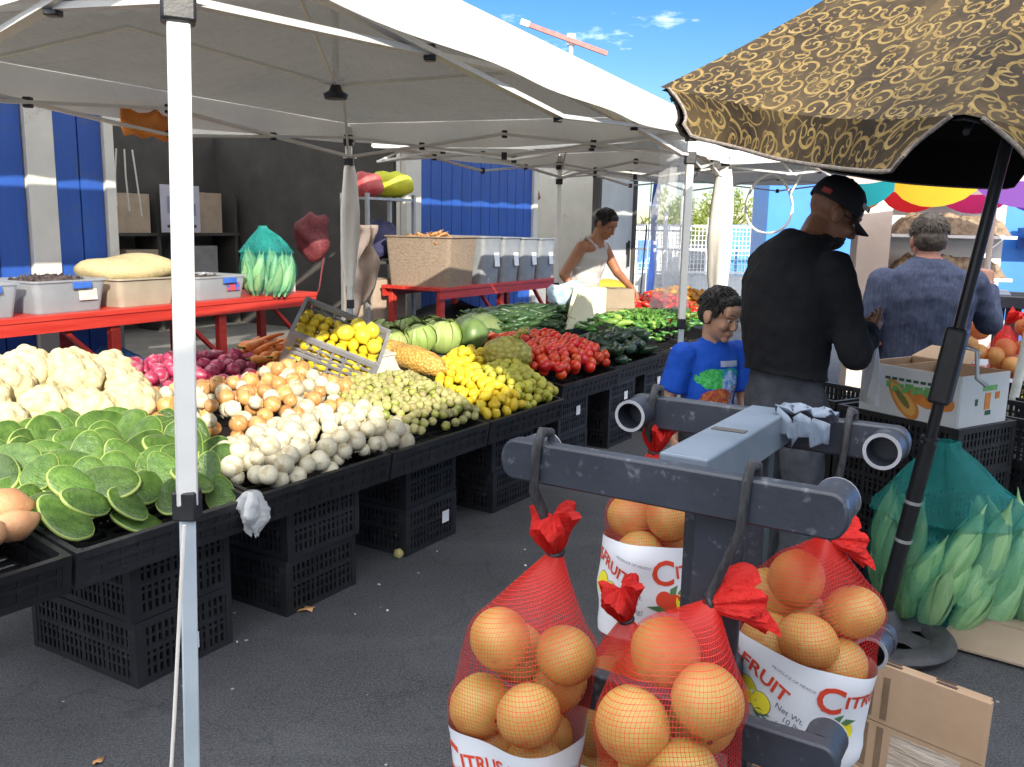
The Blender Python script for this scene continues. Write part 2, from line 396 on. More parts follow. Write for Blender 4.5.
# ------------------------------------------------------------------ pop-up tents
def tent(label, corners, zs, ze, rise, legs=(0, 1, 2, 3), apexknob=True, val=.13, lean=None, sag=.04, seed=0):
    """corners: A front-near, B front-far, C back-far, D back-near, in market coordinates"""
    P = [MK(a, b) for a, b in corners]; c0 = sum(P, V())/4
    tt = thing('canopy_tent', label, 'canopy tent', c0, 0, 'white pop-up canopy tents')
    Q = [p-c0 for p in P]
    # cloth roof
    n = 28; G = []
    for i in range(n+1):
        row = []
        for j in range(n+1):
            a, b = i/n, j/n
            p = Q[0]*(1-a)*(1-b)+Q[1]*a*(1-b)+Q[2]*a*b+Q[3]*(1-a)*b
            x, y = abs(2*a-1), abs(2*b-1); e = 1-max(x, y); dgn = 1-abs(x-y)
            z = ze+rise*e
            z -= sag*math.sin(math.pi*min(1, e*1.05))*(1-dgn**3)*1.1
            z += .022*noise.noise(V((a*6+seed, b*6, 0)))*min(1, e*6)
            row.append(p+V((0, 0, z)))
        G.append(row)
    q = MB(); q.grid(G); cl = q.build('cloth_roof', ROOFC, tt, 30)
    v = MB()
    for k in range(4):
        a, b = Q[k], Q[(k+1) % 4]; o = ((a+b)/2).normalized(); rows = []
        for r in range(5):
            row = []
            for j in range(33):
                f = j/32; p = a+(b-a)*f
                dip = .035*math.sin(math.pi*f)
                drop = val*(r/4)*(1+.05*math.sin(f*9+seed+k))
                wob = .018*math.sin(f*22+k*2+seed)*(r/4)+.03*(r/4)
                row.append(p+o*wob+V((0, 0, ze+.006-dip*(r/4)-drop)))
            rows.append(row)
        v.grid(rows)
    v.build('valance', TENT, cl, 60)
    # frame
    for k in legs:
        p = Q[k]; foot = p.copy()
        if lean and k in lean: foot = p+V(lean[k])
        top = p+V((0, 0, ze-.02)); mid = foot+(top-foot)*(1.04/ze)
        q = MB(); q.bar(mid, top, .041, .041); lg = q.build('leg', LEGW, tt, bevel=.004)
        q = MB(); q.bar(foot, mid, .031, .031); q.build('inner_leg', LEGG, lg, bevel=.003)
        q = MB(); q.bar(mid-V((0, 0, .03)), mid+V((0, 0, .03)), .047, .047); q.build('collar', BLACKP, lg, bevel=.004)
        q = MB(); q.box(foot+V((0, 0, .006)), (.09, .09, .012)); q.build('foot_plate', LEGG, lg)
        for z in (zs, ze-.09):
            q = MB(); q.bar(foot+(top-foot)*((z-.035)/ze), foot+(top-foot)*((z+.035)/ze), .062, .062)
            q.build('bracket', BLACKP, tt, bevel=.006)
    for k in range(4):
        a, b = Q[k], Q[(k+1) % 4]; ins = -((a+b)/2).normalized()*.03
        hi, lo = ze-.09, zs; nds = [0, .25, .5, .75, 1]
        pt_ = lambda f, z, off=0: a+(b-a)*f+ins*(1+off)+V((0, 0, z))
        for f0, f1, s in ((0, .5, 0), (.5, 1, 1)):
            q = MB(); q.bar(pt_(f0, hi if s == 0 else lo), pt_(f1, lo if s == 0 else hi), .034, .015); q.build('truss_bar', LEGW, tt)
            q = MB(); q.bar(pt_(f0, lo if s == 0 else hi, .6), pt_(f1, hi if s == 0 else lo, .6), .034, .015); q.build('truss_bar', LEGW, tt)
        for f, z in ((.25, (hi+lo)/2), (.75, (hi+lo)/2), (.5, hi), (.5, lo)):
            q = MB(); q.box(pt_(f, z, .3), (.034, .034, .045)); q.build('joint', BLACKP, tt, bevel=.004)
    q = MB(); q.tube([(0, 0, ze+rise-.38), (0, 0, ze+rise-.03)], .016, 10); pk = q.build('peak_pole', LEGW, tt)
    q = MB(); q.lathe([(.012, .0), (.05, .0), (.055, .02), (.03, .035), (.02, .06)], 16, mat=Matrix.Translation((0, 0, ze+rise-.42))); q.build('knob', BLACKP, pk)
    for k in range(4):
        q = MB(); q.tube([Q[k]*.98+V((0, 0, zs)), Q[k]*.45+V((0, 0, ze+rise*.36)), V((0, 0, ze+rise-.36))], .008, 6); q.build('cord', LEGW, tt)
    return tt, Q
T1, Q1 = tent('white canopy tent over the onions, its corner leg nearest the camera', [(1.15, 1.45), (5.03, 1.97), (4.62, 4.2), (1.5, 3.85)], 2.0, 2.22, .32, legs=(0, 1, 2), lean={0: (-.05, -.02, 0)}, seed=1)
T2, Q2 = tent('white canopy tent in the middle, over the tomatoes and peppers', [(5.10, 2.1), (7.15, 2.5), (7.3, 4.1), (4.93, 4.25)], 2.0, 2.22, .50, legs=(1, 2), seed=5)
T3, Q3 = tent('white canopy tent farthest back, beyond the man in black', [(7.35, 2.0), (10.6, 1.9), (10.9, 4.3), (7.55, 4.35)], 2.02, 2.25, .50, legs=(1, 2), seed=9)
# clear film and cloth wound about the legs
q = MB()
for k, (dx, w_) in enumerate(((-.05, .07), (.03, .06), (.07, .05))):
    G = [[Q2[0]+V((dx+(j-1.5)*w_*.5+.02*math.sin(i*.9+k*2), -.03-.02*k+.015*math.sin(i*1.7+j), 2.1-.09*i)) for j in range(4)] for i in range(12)]
    q.grid(G)
q.build('plastic_wrap', PLASTICFILM, T2, 60)
def wound_cloth(parent, p, z0, z1, rr, mat, name='wound_cloth', seed=0):
    P = []
    for i in range(22):
        f = i/21; z = z0+(z1-z0)*f; row = []
        for j in range(18):
            a = 2*math.pi*j/18
            r = rr*(.55+.45*math.sin(math.pi*min(1, f*1.1))**.7)*(1+.22*math.sin(a*3+f*3+seed)+.12*noise.noise(V((a, f*6, seed))))
            row.append(V(p)+V((r*math.cos(a), r*math.sin(a), z)))
        P.append(row)
    q = MB(); q.grid(P, closeu=True); return q.build(name, mat, parent, 60)
wound_cloth(T2, Q2[1], 2.05, .85, .09, CLOTHW, seed=4)
wound_cloth(T1, Q1[2], 1.95, 1.15, .058, CLOTHW, seed=7)
# cable coil hung from the far tent
q = MB(); q.tube([V((.2*math.cos(a), .06*math.sin(a*2), .2*math.sin(a)*1.25)) for a in [k*2*math.pi/26 for k in range(26)]], .012, 6, close=True)
q.tube([V((.18, 0, .1)), V((.3, 0, .34)), V((.5, .0, .42)), V((.75, 0, .45))], .012, 6)
tag(q.build('hanging_cable', LEGW, None, 60, loc=MK(7.9, 2.35, 1.80)), 'loop of white cable hanging under the farthest white tent', 'cable')

# orange strap bundle on the truss
ORP = V((-1.80, 4.64, 2.10))
q = MB(); G = [[V((.36*(i/8)-.18, .02*math.sin(i*1.3+j), -.12*(j/3)+.012*math.sin(i*2))) for j in range(4)] for i in range(9)]; q.grid(G)
o = q.build('orange_cloth', ORANGE, None, 60, loc=ORP, rotz=RZ); o.modifiers.new('s', 'SOLIDIFY').thickness = .02
tag(o, 'bright orange cloth tied to the tent truss above the dark opening', 'cloth')
# cord down the front leg
q = MB(); b0 = MK(1.15, 1.45); q.tube([b0+V((-.02, -.05, 1.0)), b0+V((-.045, -.08, .62)), b0+V((-.07, -.1, .3)), b0+V((-.16, -.13, .01))], .004, 6)
tag(q.build('thin_cord', CLOTHW, None, 60), 'thin white cord hanging down beside the nearest tent leg', 'cord')

# ------------------------------------------------------------------ red tables
def red_table(label, a, b, depth, z):
    A, B = MK(*a), MK(*b); d = B-A; ln = d.length; rz = math.atan2(d.y, d.x)
    tb = thing('red_table', label, 'table', A, rz, 'red wooden tables along the blue hall')
    q = MB(); n = 5
    for k in range(n): q.box((ln/2, depth*(k+.5)/n, z-.02), (ln, depth/n-.006, .04))
    q.build('tabletop', REDW, tb, bevel=.004)
    q = MB(); q.box((ln/2, .03, z-.085), (ln-.02, .035, .09)).box((ln/2, depth-.03, z-.085), (ln-.02, .035, .09)); q.build('apron', REDW, tb)
    nl = max(2, round(ln/1.3))
    for k in range(nl+1):
        x = .12+(ln-.24)*k/nl
        for y in (.08, depth-.08):
            q = MB(); q.box((x, y, (z-.04)/2), (.085, .06, z-.04)); q.build('leg', REDW, tb, bevel=.003)
        if k:
            q = MB(); q.bar((x-.52, .08, z-.07), (x-.04, .08, z-.50), .045, .03); q.build('brace', REDW, tb)
    return tb
red_table('long red wooden table holding the clear tubs and green corn sack', (2.0, 6.3), (6.85, 6.68), .75, .85)
red_table('red wooden table holding the big woven bin and grey bins', (8.2, 6.1), (11.1, 6.2), .85, .85)

# ------------------------------------------------------------------ crates
def crate_mb(Lx, Wy, h, fine=.027, solid=False):
    q = MB(); th = .012
    for sx in (-1, 1):
        for sy in (-1, 1): q.box((sx*(Lx/2-.014), sy*(Wy/2-.014), h/2), (.028, .028, h))
    def side(p, along, ln, nrm):
        # rails
        for z, hh, pr in ((h-.014, .028, .008), (.012, .024, .004), (h*.53, .016, .003)):
            d = V(along)*(ln-.05)+V(nrm)*(th+pr); d = V((abs(d.x), abs(d.y), hh)); q.box(V(p)+V((0, 0, z)), d)
        nz = max(2, round((h-.05)/.038))
        for k in range(1, nz):
            z = .024+(h-.052)*k/nz; d = V(along)*(ln-.052)+V(nrm)*(th*.7); q.box(V(p)+V((0, 0, z)), (abs(d.x), abs(d.y), .011))
        nx = int((ln-.06)/fine)
        if solid: d = V(along)*(ln-.05)+V(nrm)*(th*.4); q.box(V(p)+V((0, 0, h*.55)), (abs(d.x), abs(d.y), h*.8))
        for k in range(nx+1):
            x = (k/nx-.5)*(ln-.07); wide = .020 if k % 5 == 0 else .0125
            d = V(along)*wide+V(nrm)*th; q.box(V(p)+V(along)*x+V((0, 0, h/2)), (abs(d.x), abs(d.y), h-.03))
    side((0, -Wy/2+.009, 0), (1, 0, 0), Lx, (0, 1, 0)); side((0, Wy/2-.009, 0), (1, 0, 0), Lx, (0, 1, 0))
    side((-Lx/2+.009, 0, 0), (0, 1, 0), Wy, (1, 0, 0)); side((Lx/2-.009, 0, 0), (0, 1, 0), Wy, (1, 0, 0))
    for k in range(9): q.box((0, (k/8-.5)*(Wy-.05), .008), (Lx-.03, .022, .010))
    for k in range(6): q.box(((k/5-.5)*(Lx-.05), 0, .011), (.02, Wy-.03, .010))
    return q
CR = crate_mb(.42, .60, .235).mesh('crate', CRATE, 0)
CR2 = crate_mb(.60, .42, .24).mesh('crate', CRATE, 0)
STK = MB().box((0, 0, 0), (.055, .003, .06)).mesh('sticker', LABELW, 0)
def crate(me, p, rz, label, group, sticker=None, rot=None):
    o = objm('plastic_crate', me, None, p, rot or (0, 0, rz)); tag(o, label, 'crate', group)
    if sticker: objm('paper_sticker', STK, o, sticker)
    return o
GRP = 'black crates stacked under the produce display'
stk = [(1.95, 2.58, 'nopales', 0, (.02, -.305, .08)), (2.65, 2.58, 'white onions', 0, None), (3.45, 2.60, 'tomatillos', 0, (.11, -.305, .12)), (4.24, 2.62, 'lemons', 0, None),
       (5.15, 2.74, 'tomatoes', 0, (.06, -.305, .14)), (5.95, 2.76, 'dark poblano peppers', 1, (.05, -.305, .12)), (6.6, 2.78, 'green chile heap', 1, (.05, -.305, .14)), (7.5, 2.9, 'red peppers', 1, None)]
for s, t_, nm, hi, stc in stk:
    for k in range(2):
        p = MK(s+ru(-.012, .012), t_+.30+ru(-.012, .012), k*.238)
        crate(CR, p, RZ+ru(-.03, .03), ('upper' if k else 'lower')+' black mesh crate of the stack under the '+nm, GRP,
              stc if ((k == 0 and s < 4) or (k == 1 and s > 4)) else None)
# display trays along the front edge, slightly tipped towards the aisle
TIP = R(9)
def tray(s0, s1, t_, z, nm):
    me = crate_mb(s1-s0-.015, .44, .125, .06, True).mesh('tray', CRATE, 0)
    o = objm('display_tray', me, None, MK((s0+s1)/2, t_+.21, z+.075), Euler((TIP, 0, RZ), 'XYZ')); tag(o, nm, 'tray', 'black trays along the front of the display'); return o
tb_ = [.79, 1.49, 2.2, 2.98, 3.76, 4.55]
for (a, b), nm in zip(zip(tb_, tb_[1:]), ('sweet potatoes', 'nopales', 'nearest white onions', 'tomatillos', 'yellow lemons')):
    tray(a, b, 2.50, .425, 'black plastic display tray holding the '+nm)
for (a, b), nm in zip(((4.88, 5.72), (5.76, 6.6), (6.64, 7.4), (7.44, 8.3)), ('red tomatoes', 'dark poblano peppers', 'green chiles beside the poblanos', 'chiles farthest along the display')):
    tray(a, b, 2.70+(a-4.9)*.07, .43, 'black plastic display tray holding the '+nm)
# trestle that carries the sloping back of the display
def trestle(s0, s1, t0, t1, z0, z1, label):
    tr = thing('display_trestle', label, 'trestle', MK(s0, t0), RZ)
    ln = s1-s0; dp = t1-t0; q = MB(); a = math.atan2(z1-z0, dp); rot = Matrix.Rotation(a, 3, 'X'); n = 6; Ld = math.hypot(dp, z1-z0)
    for k in range(n):
        f = (k+.5)/n; q.box((ln/2, dp*f, z0+(z1-z0)*f-.012), (ln, Ld/n-.01, .022), rot)
    q.build('sloping_top', BLACKP, tr)
    for k in range(max(2, int(ln/.9))+1):
        x = .06+(ln-.12)*k/max(2, int(ln/.9))
        for y, z in ((.30, z0+(z1-z0)*.30/dp-.03), (dp-.06, z1-.04)):
            if y < dp: 
                q = MB(); q.box((x, y, z/2), (.05, .05, z)); q.build('leg', BLACKP, tr)
trestle(1.5, 4.85, 2.96, 4.02, .585, .735, 'black sloping trestle top under the onions and cabbages')
trestle(4.95, 9.5, 3.2, 3.95, .585, .70, 'black sloping trestle top under the chiles and peppers')
# ------------------------------------------------------------------ produce
def inside(p, poly):
    x, y = p; c = False; n = len(poly)
    for i in range(n):
        x1, y1 = poly[i]; x2, y2 = poly[i-1]
        if (y1 > y) != (y2 > y) and x < (x2-x1)*(y-y1)/(y2-y1)+x1: c = not c
    return c
def edge_d(p, poly):
    d = 9; P = V((p[0], p[1], 0)); n = len(poly)
    for i in range(n):
        a = V((*poly[i], 0)); b = V((*poly[i-1], 0)); ab = b-a
        k = max(0, min(1, (P-a).dot(ab)/ab.length_squared)); d = min(d, (P-a-ab*k).length)
    return d
def surf(s, t): return .60+.15*(t-2.5)
def darts(poly, sp, tries=6000, seed=1, cap=999):
    rg = random.Random(seed); xs = [p[0] for p in poly]; ys = [p[1] for p in poly]; out = []; cells = {}
    for _ in range(tries):
        if len(out) >= cap: break
        p = (rg.uniform(min(xs), max(xs)), rg.uniform(min(ys), max(ys)))
        if not inside(p, poly): continue
        cx, cy = int(p[0]/sp), int(p[1]/sp); ok = True
        for i in (-1, 0, 1):
            for j in (-1, 0, 1):
                for q in cells.get((cx+i, cy+j), ()):
                    if (q[0]-p[0])**2+(q[1]-p[1])**2 < sp*sp: ok = False
        if ok: out.append(p); cells.setdefault((cx, cy), []).append(p)
    return out
def pile(poly, sp, pick, mound=.05, layers=2, zadd=0, seed=1, tilt=3.14, smin=.88, smax=1.12, cap=999, edge=.12, zf=surf, aim=None, lie=False):
    """pick(k) -> (name, mesh, label, category, group)"""
    k = 0
    for ly in range(layers):
        pts = darts(poly, sp*(1 if ly == 0 else 1.12), 9000, seed+ly*7, cap)
        for s, t_ in pts:
            name, me, lab, cat, grp = pick(k); k += 1
            b = mound*min(1, edge_d((s, t_), poly)/edge)**.6
            z = zf(s, t_)+b+zadd+ru(-.12, .12)*sp-ly*sp*.62
            if lie: rot = Euler((ru(-.25, .25), ru(-.25, .25), (aim if aim is not None else ru(0, 6.28))+ru(-.5, .5)))
            else: rot = Euler((ru(-tilt, tilt)*.5, ru(-tilt, tilt)*.5, ru(0, 6.28)))
            o = objm(name, me, None, MK(s, t_, z), rot, ru(smin, smax)); tag(o, lab, cat, grp)

def bumpy(prof, n, seed, lobes=0, amp=.0, nz=.04):
    """revolved outline with lobes and a little irregularity"""
    q = MB(); q.lathe(prof, n, cap=False)
    for i, p in enumerate(q.v):
        x, y, z = p; r = math.hypot(x, y); a = math.atan2(y, x)
        k = 1+amp*math.cos(lobes*a)*(r > 1e-6)+nz*noise.noise(V((x*22+seed, y*22, z*22)))
        q.v[i] = (x*k, y*k, z*(1+nz*.5*noise.noise(V((x*17, y*17+seed, 3)))))
    return q
def sphprof(r, k=9, flat=1.0): return [(max(.0006, r*math.sin(math.pi*i/k)), r*flat*math.cos(math.pi*i/k)) for i in range(k+1)]
# onions: squat bulb, drawn-out neck with papery tip, root tuft
def onion_mat(name, c1, c2, c3):
    m = bpy.data.materials.new(name); t = nt(m); tc = N(t, 'ShaderNodeTexCoord'); sx = N(t, 'ShaderNodeSeparateXYZ'); L(t, tc.outputs['Object'], sx.inputs[0])
    an = math_(t, 'ARCTAN2', sx.outputs[1], sx.outputs[0]); cb = N(t, 'ShaderNodeCombineXYZ'); L(t, math_(t, 'MULTIPLY', an, 5), cb.inputs[0]); L(t, math_(t, 'MULTIPLY', sx.outputs[2], 9), cb.inputs[1])
    oi = N(t, 'ShaderNodeObjectInfo'); L(t, math_(t, 'MULTIPLY', oi.outputs['Random'], 40), cb.inputs[2])
    st = noise_(t, cb.outputs[0], 1.6, 3); col = ramp(t, st, [(.34, c1), (.60, c2)])
    pat = noise_(t, coord(t, 'Object'), 22, 3); col = mixc(t, ramp(t, pat, [(.56, 0), (.64, .8)]), col, c3)
    hs = N(t, 'ShaderNodeHueSaturation'); L(t, col, hs.inputs['Color']); L(t, math_(t, 'MULTIPLY_ADD', oi.outputs['Random'], .45, .75), hs.inputs['Value'])
    finish(t, hs.outputs[0], .38, st, .25, .003, .5); return m
YON = onion_mat('yellow onion skin', (.46, .20, .055), (.62, .33, .12), (.66, .42, .20))
WON = onion_mat('white onion skin', (.56, .51, .36), (.64, .59, .44), (.42, .33, .17))
RON = onion_mat('red onion skin', (.30, .020, .060), (.46, .045, .11), (.52, .22, .27))
def onion_me(mat, seed, rnd_=False):
    r = .036; prof = [(.0006, -.034), (.010, -.033), (.024, -.026), (.034, -.012), (.037, .002), (.033, .016), (.023, .027), (.012, .0325), (.006, .036), (.005, .041), (.002, .043)]
    if rnd_: prof = [(.0006, -.033), (.012, -.0325), (.026, -.025), (.0345, -.010), (.0365, .004), (.0325, .019), (.023, .029), (.012, .0345), (.006, .0365), (.0045, .039), (.001, .040)]
    q = bumpy(prof, 16, seed, 3, .02, .09)
    for k in range(6):
        a = k*1.05; q.tube([(0, 0, -.033), (.006*math.cos(a), .006*math.sin(a), -.039), (.013*math.cos(a), .013*math.sin(a), -.041)], [.0012, .0010, .0005], 4)
    return q.mesh('onion', mat, 180)
yo = [onion_me(YON, k) for k in range(3)]; wo_ = [onion_me(WON, 5+k, True) for k in range(4)]; rn = [onion_me(RON, 9+k) for k in range(3)]
pile([(2.33, 3.12), (2.72, 2.92), (3.42, 3.02), (3.48, 3.62), (3.05, 3.5), (2.42, 3.5)], .072,
     lambda k: ('onion', random.choice(yo), 'yellow onion with papery brown skin in the middle of the onion heap', 'onion', 'yellow onions in the heap') if rnd() < .66 else ('onion', random.choice(wo_), 'pale white onion mixed among the brown yellow onions', 'onion', 'white onions among the yellow ones'),
     .075, 2, .02, 3, 1.6, .85, 1.2)
pile([(2.26, 2.80), (2.30, 2.525), (3.16, 2.525), (3.36, 2.86), (2.95, 2.96), (2.7, 2.92)], .071,
     lambda k: ('onion', random.choice(wo_), 'round white onion in the front heap along the tray edge', 'onion', 'white onions at the front edge'), .055, 2, .022, 8, 3.0, .78, 1.30)
pile([(2.42, 3.5), (3.1, 3.50), (3.42, 3.85), (3.0, 3.98), (2.5, 3.92)], .070,
     lambda k: ('onion', random.choice(rn), 'glossy red onion in the purple heap behind the tent leg', 'onion', 'red onions in the heap'), .06, 2, .025, 13, 1.6, .9, 1.15)
# tomatillos in split husks
TMO = M('tomatillo', (.30, .35, .05), (.44, .44, .11), 30, .35, .1, 60, vary=.5)
HUSK = M('tomatillo husk', (.34, .33, .11), (.48, .43, .19), 40, .7, .3, 90, vary=.4)
def tomatillo_me(seed):
    q = bumpy(sphprof(.021, 7, .92), 10, seed, 0, 0, .06); q.m = [0]*len(q.f); o = len(q.f)
    prof = [(.0219, -.004), (.0226, .005), (.019, .014), (.010, .021), (.003, .027), (.001, .029)]
    h = bumpy(prof, 10, seed+3, 5, .05, .2)
    q._add([V(p) for p in h.v], h.f, 1); return q.mesh('tomatillo', [TMO, HUSK], 180)
tm = [tomatillo_me(k) for k in range(4)]
pile([(3.20, 2.525), (3.74, 2.525), (3.86, 2.72), (3.98, 3.16), (3.50, 3.28), (3.22, 3.05), (3.10, 2.86)], .0405,
     lambda k: ('tomatillo', random.choice(tm), 'small yellow green tomatillo in the heap beside the white onions', 'tomatillo', 'tomatillos in the heap'), .07, 1, .014, 21, 3.14, .92, 1.15, 250)
q = MB(); poly = [(3.24, 2.58), (3.72, 2.58), (3.84, 2.74), (3.94, 3.14), (3.50, 3.24), (3.24, 3.03), (3.13, 2.88)]
# lemons
LEM = M('lemon peel', (.72, .52, .02), (.80, .60, .04), 14, .42, .25, 160, vary=.18)
LIM = M('yellow green lime peel', (.40, .40, .04), (.55, .50, .06), 12, .4, .25, 160, vary=.35)
def lemon_me(mat, seed, el=1.25):
    r = .027; prof = [(max(.0006, r*math.sin(math.pi*i/9)**.9), r*el*math.cos(math.pi*i/9)+(.006 if i == 0 else -.005 if i == 9 else 0)) for i in range(10)]
    return bumpy(prof, 12, seed, 0, 0, .05).mesh('lemon', mat, 180)
lm = [lemon_me(LEM, k) for k in range(3)]; li = [lemon_me(LIM, k+4, 1.08) for k in range(3)]
pile([(3.80, 2.53), (4.18, 2.53), (4.28, 3.0), (4.9, 3.22), (4.72, 3.38), (4.30, 3.22), (4.02, 3.02)], .052,
     lambda k: ('lemon', random.choice(lm), 'bright yellow lemon in the heap between tomatillos and limes', 'lemon', 'lemons in the heap'), .075, 2, .02, 31, 3.14, .9, 1.12)
pile([(4.19, 2.53), (4.54, 2.54), (4.82, 2.92), (4.86, 3.12), (4.30, 2.98)], .052,
     lambda k: ('lime', random.choice(li), 'yellow green lime in the loose heap beside the lemons', 'lime', 'limes in the loose heap'), .06, 2, .02, 35, 3.14, .9, 1.12)
# tomatoes
TOM = M('tomato skin', (.60, .024, .006), (.70, .06, .012), 9, .28, .02, vary=.3, spec=.6)
STEM = M('green stem', (.06, .13, .02), (.10, .19, .03), 20, .6)
def tomato_me(seed):
    prof = [(.0006, .030), (.006, .0315), (.016, .034), (.029, .026), (.036, .008), (.036, -.008), (.028, -.024), (.014, -.031), (.0006, -.032)]
    q = bumpy(prof, 14, seed, 5, .025, .05); q.ell((0, 0, .0315), (.006, .006, .003), 8, 1); return q.mesh('tomato', [TOM, STEM], 180)
to = [tomato_me(k) for k in range(3)]
pile([(4.92, 2.73), (5.72, 2.78), (5.90, 3.05), (5.78, 3.38), (5.05, 3.48), (4.90, 3.10)], .068,
     lambda k: ('tomato', random.choice(to), 'shiny red tomato in the heap behind the limes', 'tomato', 'red tomatoes in the heap'), .06, 2, .03, 41, 3.14, .88, 1.15)
# peppers and chiles
def pod_me(mat, ln, r, seed, bend=.2, shape=None):
    n = 9; pts = []; rad = []; rg = random.Random(seed)
    for i in range(n):
        f = i/(n-1); pts.append(V((ln*(f-.5), bend*ln*math.sin(f*2.2+.3), .004*math.sin(f*7+seed))))
        rad.append(r*(shape(f) if shape else (min(1, .45+f*6)*(1-f**2.4)+.05)))
    q = MB(); q.tube(pts, rad, 9, 0)
    for i, p in enumerate(q.v): 
        w = 1+.12*noise.noise(V((p[0]*30+seed, p[1]*30, p[2]*30))); q.v[i] = (p[0], p[1]*w, p[2]*w)
    q.tube([pts[0], pts[0]+V((-.012, .002, .003)), pts[0]+V((-.028, .008, .008))], [r*.28, r*.16, r*.12], 6, 1)
    return q.mesh('pod', [mat, STEM], 180)
GCH = M('green chile', (.035, .13, .018), (.07, .21, .035), 9, .3, .05, vary=.6)
LCH = M('light green pepper', (.16, .30, .04), (.24, .38, .07), 9, .32, .05, vary=.4)
POB = M('poblano skin', (.010, .028, .014), (.018, .045, .022), 9, .26, .05, vary=.5)
CUC = M('cucumber skin', (.014, .05, .014), (.04, .09, .025), 16, .4, .15, 50, vary=.5)
RPE = M('red pepper', (.58, .018, .010), (.66, .05, .014), 8, .25, .04, vary=.35)
OPE = M('orange yellow pepper', (.70, .24, .02), (.74, .42, .04), 8, .28, .04, vary=.4)
gch = [pod_me(GCH, .085, .014, k) for k in range(3)]; lch = [pod_me(LCH, .15, .022, 4+k, .12) for k in range(2)]
pob = [pod_me(POB, .15, .040, 7+k, .08) for k in range(3)]
cuc = [pod_me(CUC, .22, .022, 11+k, .1, lambda f: min(1, .4+f*5)*min(1, .4+(1-f)*5)) for k in range(3)]
rpe = [pod_me(RPE, .095, .023, 15+k) for k in range(3)]; ope = [pod_me(OPE, .08, .026, 19+k) for k in range(2)]
pile([(5.80, 2.78), (6.62, 2.84), (6.72, 3.10), (6.1, 3.16), (5.90, 3.06)], .085,
     lambda k: ('poblano_pepper', random.choice(pob), 'dark poblano pepper in the tray between tomatoes and green chiles', 'pepper', 'poblano peppers in the tray'), .06, 2, .035, 51, lie=True, smin=.9, smax=1.2)
pile([(6.10, 3.18), (6.74, 3.08), (6.70, 2.86), (7.4, 2.88), (8.2, 2.98), (8.1, 3.2), (7.2, 3.42), (6.3, 3.46)], .050,
     lambda k: ('chile', random.choice(lch), 'pale green long chile lying on the dark green chile heap', 'chile', 'pale chiles on the heap') if rnd() < .16 else ('chile', random.choice(gch), 'small dark green chile in the wide heap before the red peppers', 'chile', 'green chiles in the wide heap'), .10, 1, .04, 55, lie=True, smin=.95, smax=1.4, cap=290)
q = MB()
pile([(5.25, 3.62), (5.85, 3.44), (6.75, 3.50), (6.65, 3.86), (5.7, 3.95)], .058,
     lambda k: ('cucumber', random.choice(cuc), 'slim dark green cucumber in the heap behind the tomatoes', 'cucumber', 'cucumbers behind the tomatoes'), .09, 2, .04, 61, lie=True, cap=110, aim=0)
pile([(7.2, 3.44), (8.1, 3.22), (8.75, 3.22), (8.6, 3.74), (7.9, 3.85), (7.3, 3.7)], .068,
     lambda k: ('red_pepper', random.choice(rpe), 'shiny red pepper in the heap beyond the green chiles', 'pepper', 'red peppers in the heap'), .13, 2, .03, 65, lie=True)
pile([(8.5, 3.78), (8.8, 3.22), (9.45, 3.2), (9.4, 3.85)], .062,
     lambda k: ('yellow_pepper', random.choice(ope), 'orange yellow pepper in the heap farthest along the display', 'pepper', 'yellow peppers at the far end'), .13, 2, .03, 69, lie=True)
# nopal pads
NOP = bpy.data.materials.new('nopal pad'); t = nt(NOP); vec = coord(t)
oi = N(t, 'ShaderNodeObjectInfo'); nn = noise_(t, vec, 20, 4)
col = ramp(t, nn, [(.32, (.038, .088, .014)), (.68, (.10, .185, .036))])
vo = N(t, 'ShaderNodeTexVoronoi'); vo.inputs['Scale'].default_value = 42; L(t, vec, vo.inputs['Vector'])
col = mixc(t, ramp(t, vo.outputs['Distance'], [(.08, .6), (.2, 0)]), col, (.13, .19, .05))
col = mixc(t, ramp(t, noise_(t, vec, 9, 5, .7), [(.50, 0), (.68, .6)]), col, (.025, .060, .014))
hs = N(t, 'ShaderNodeHueSaturation'); L(t, col, hs.inputs['Color']); L(t, math_(t, 'MULTIPLY_ADD', oi.outputs['Random'], .7, .65), hs.inputs['Value'])
finish(t, hs.outputs[0], .30, noise_(t, vec, 44, 4), .8, .007, .5)
NOPE = M('nopal rim', (.24, .32, .07), (.30, .38, .10), 20, .5)
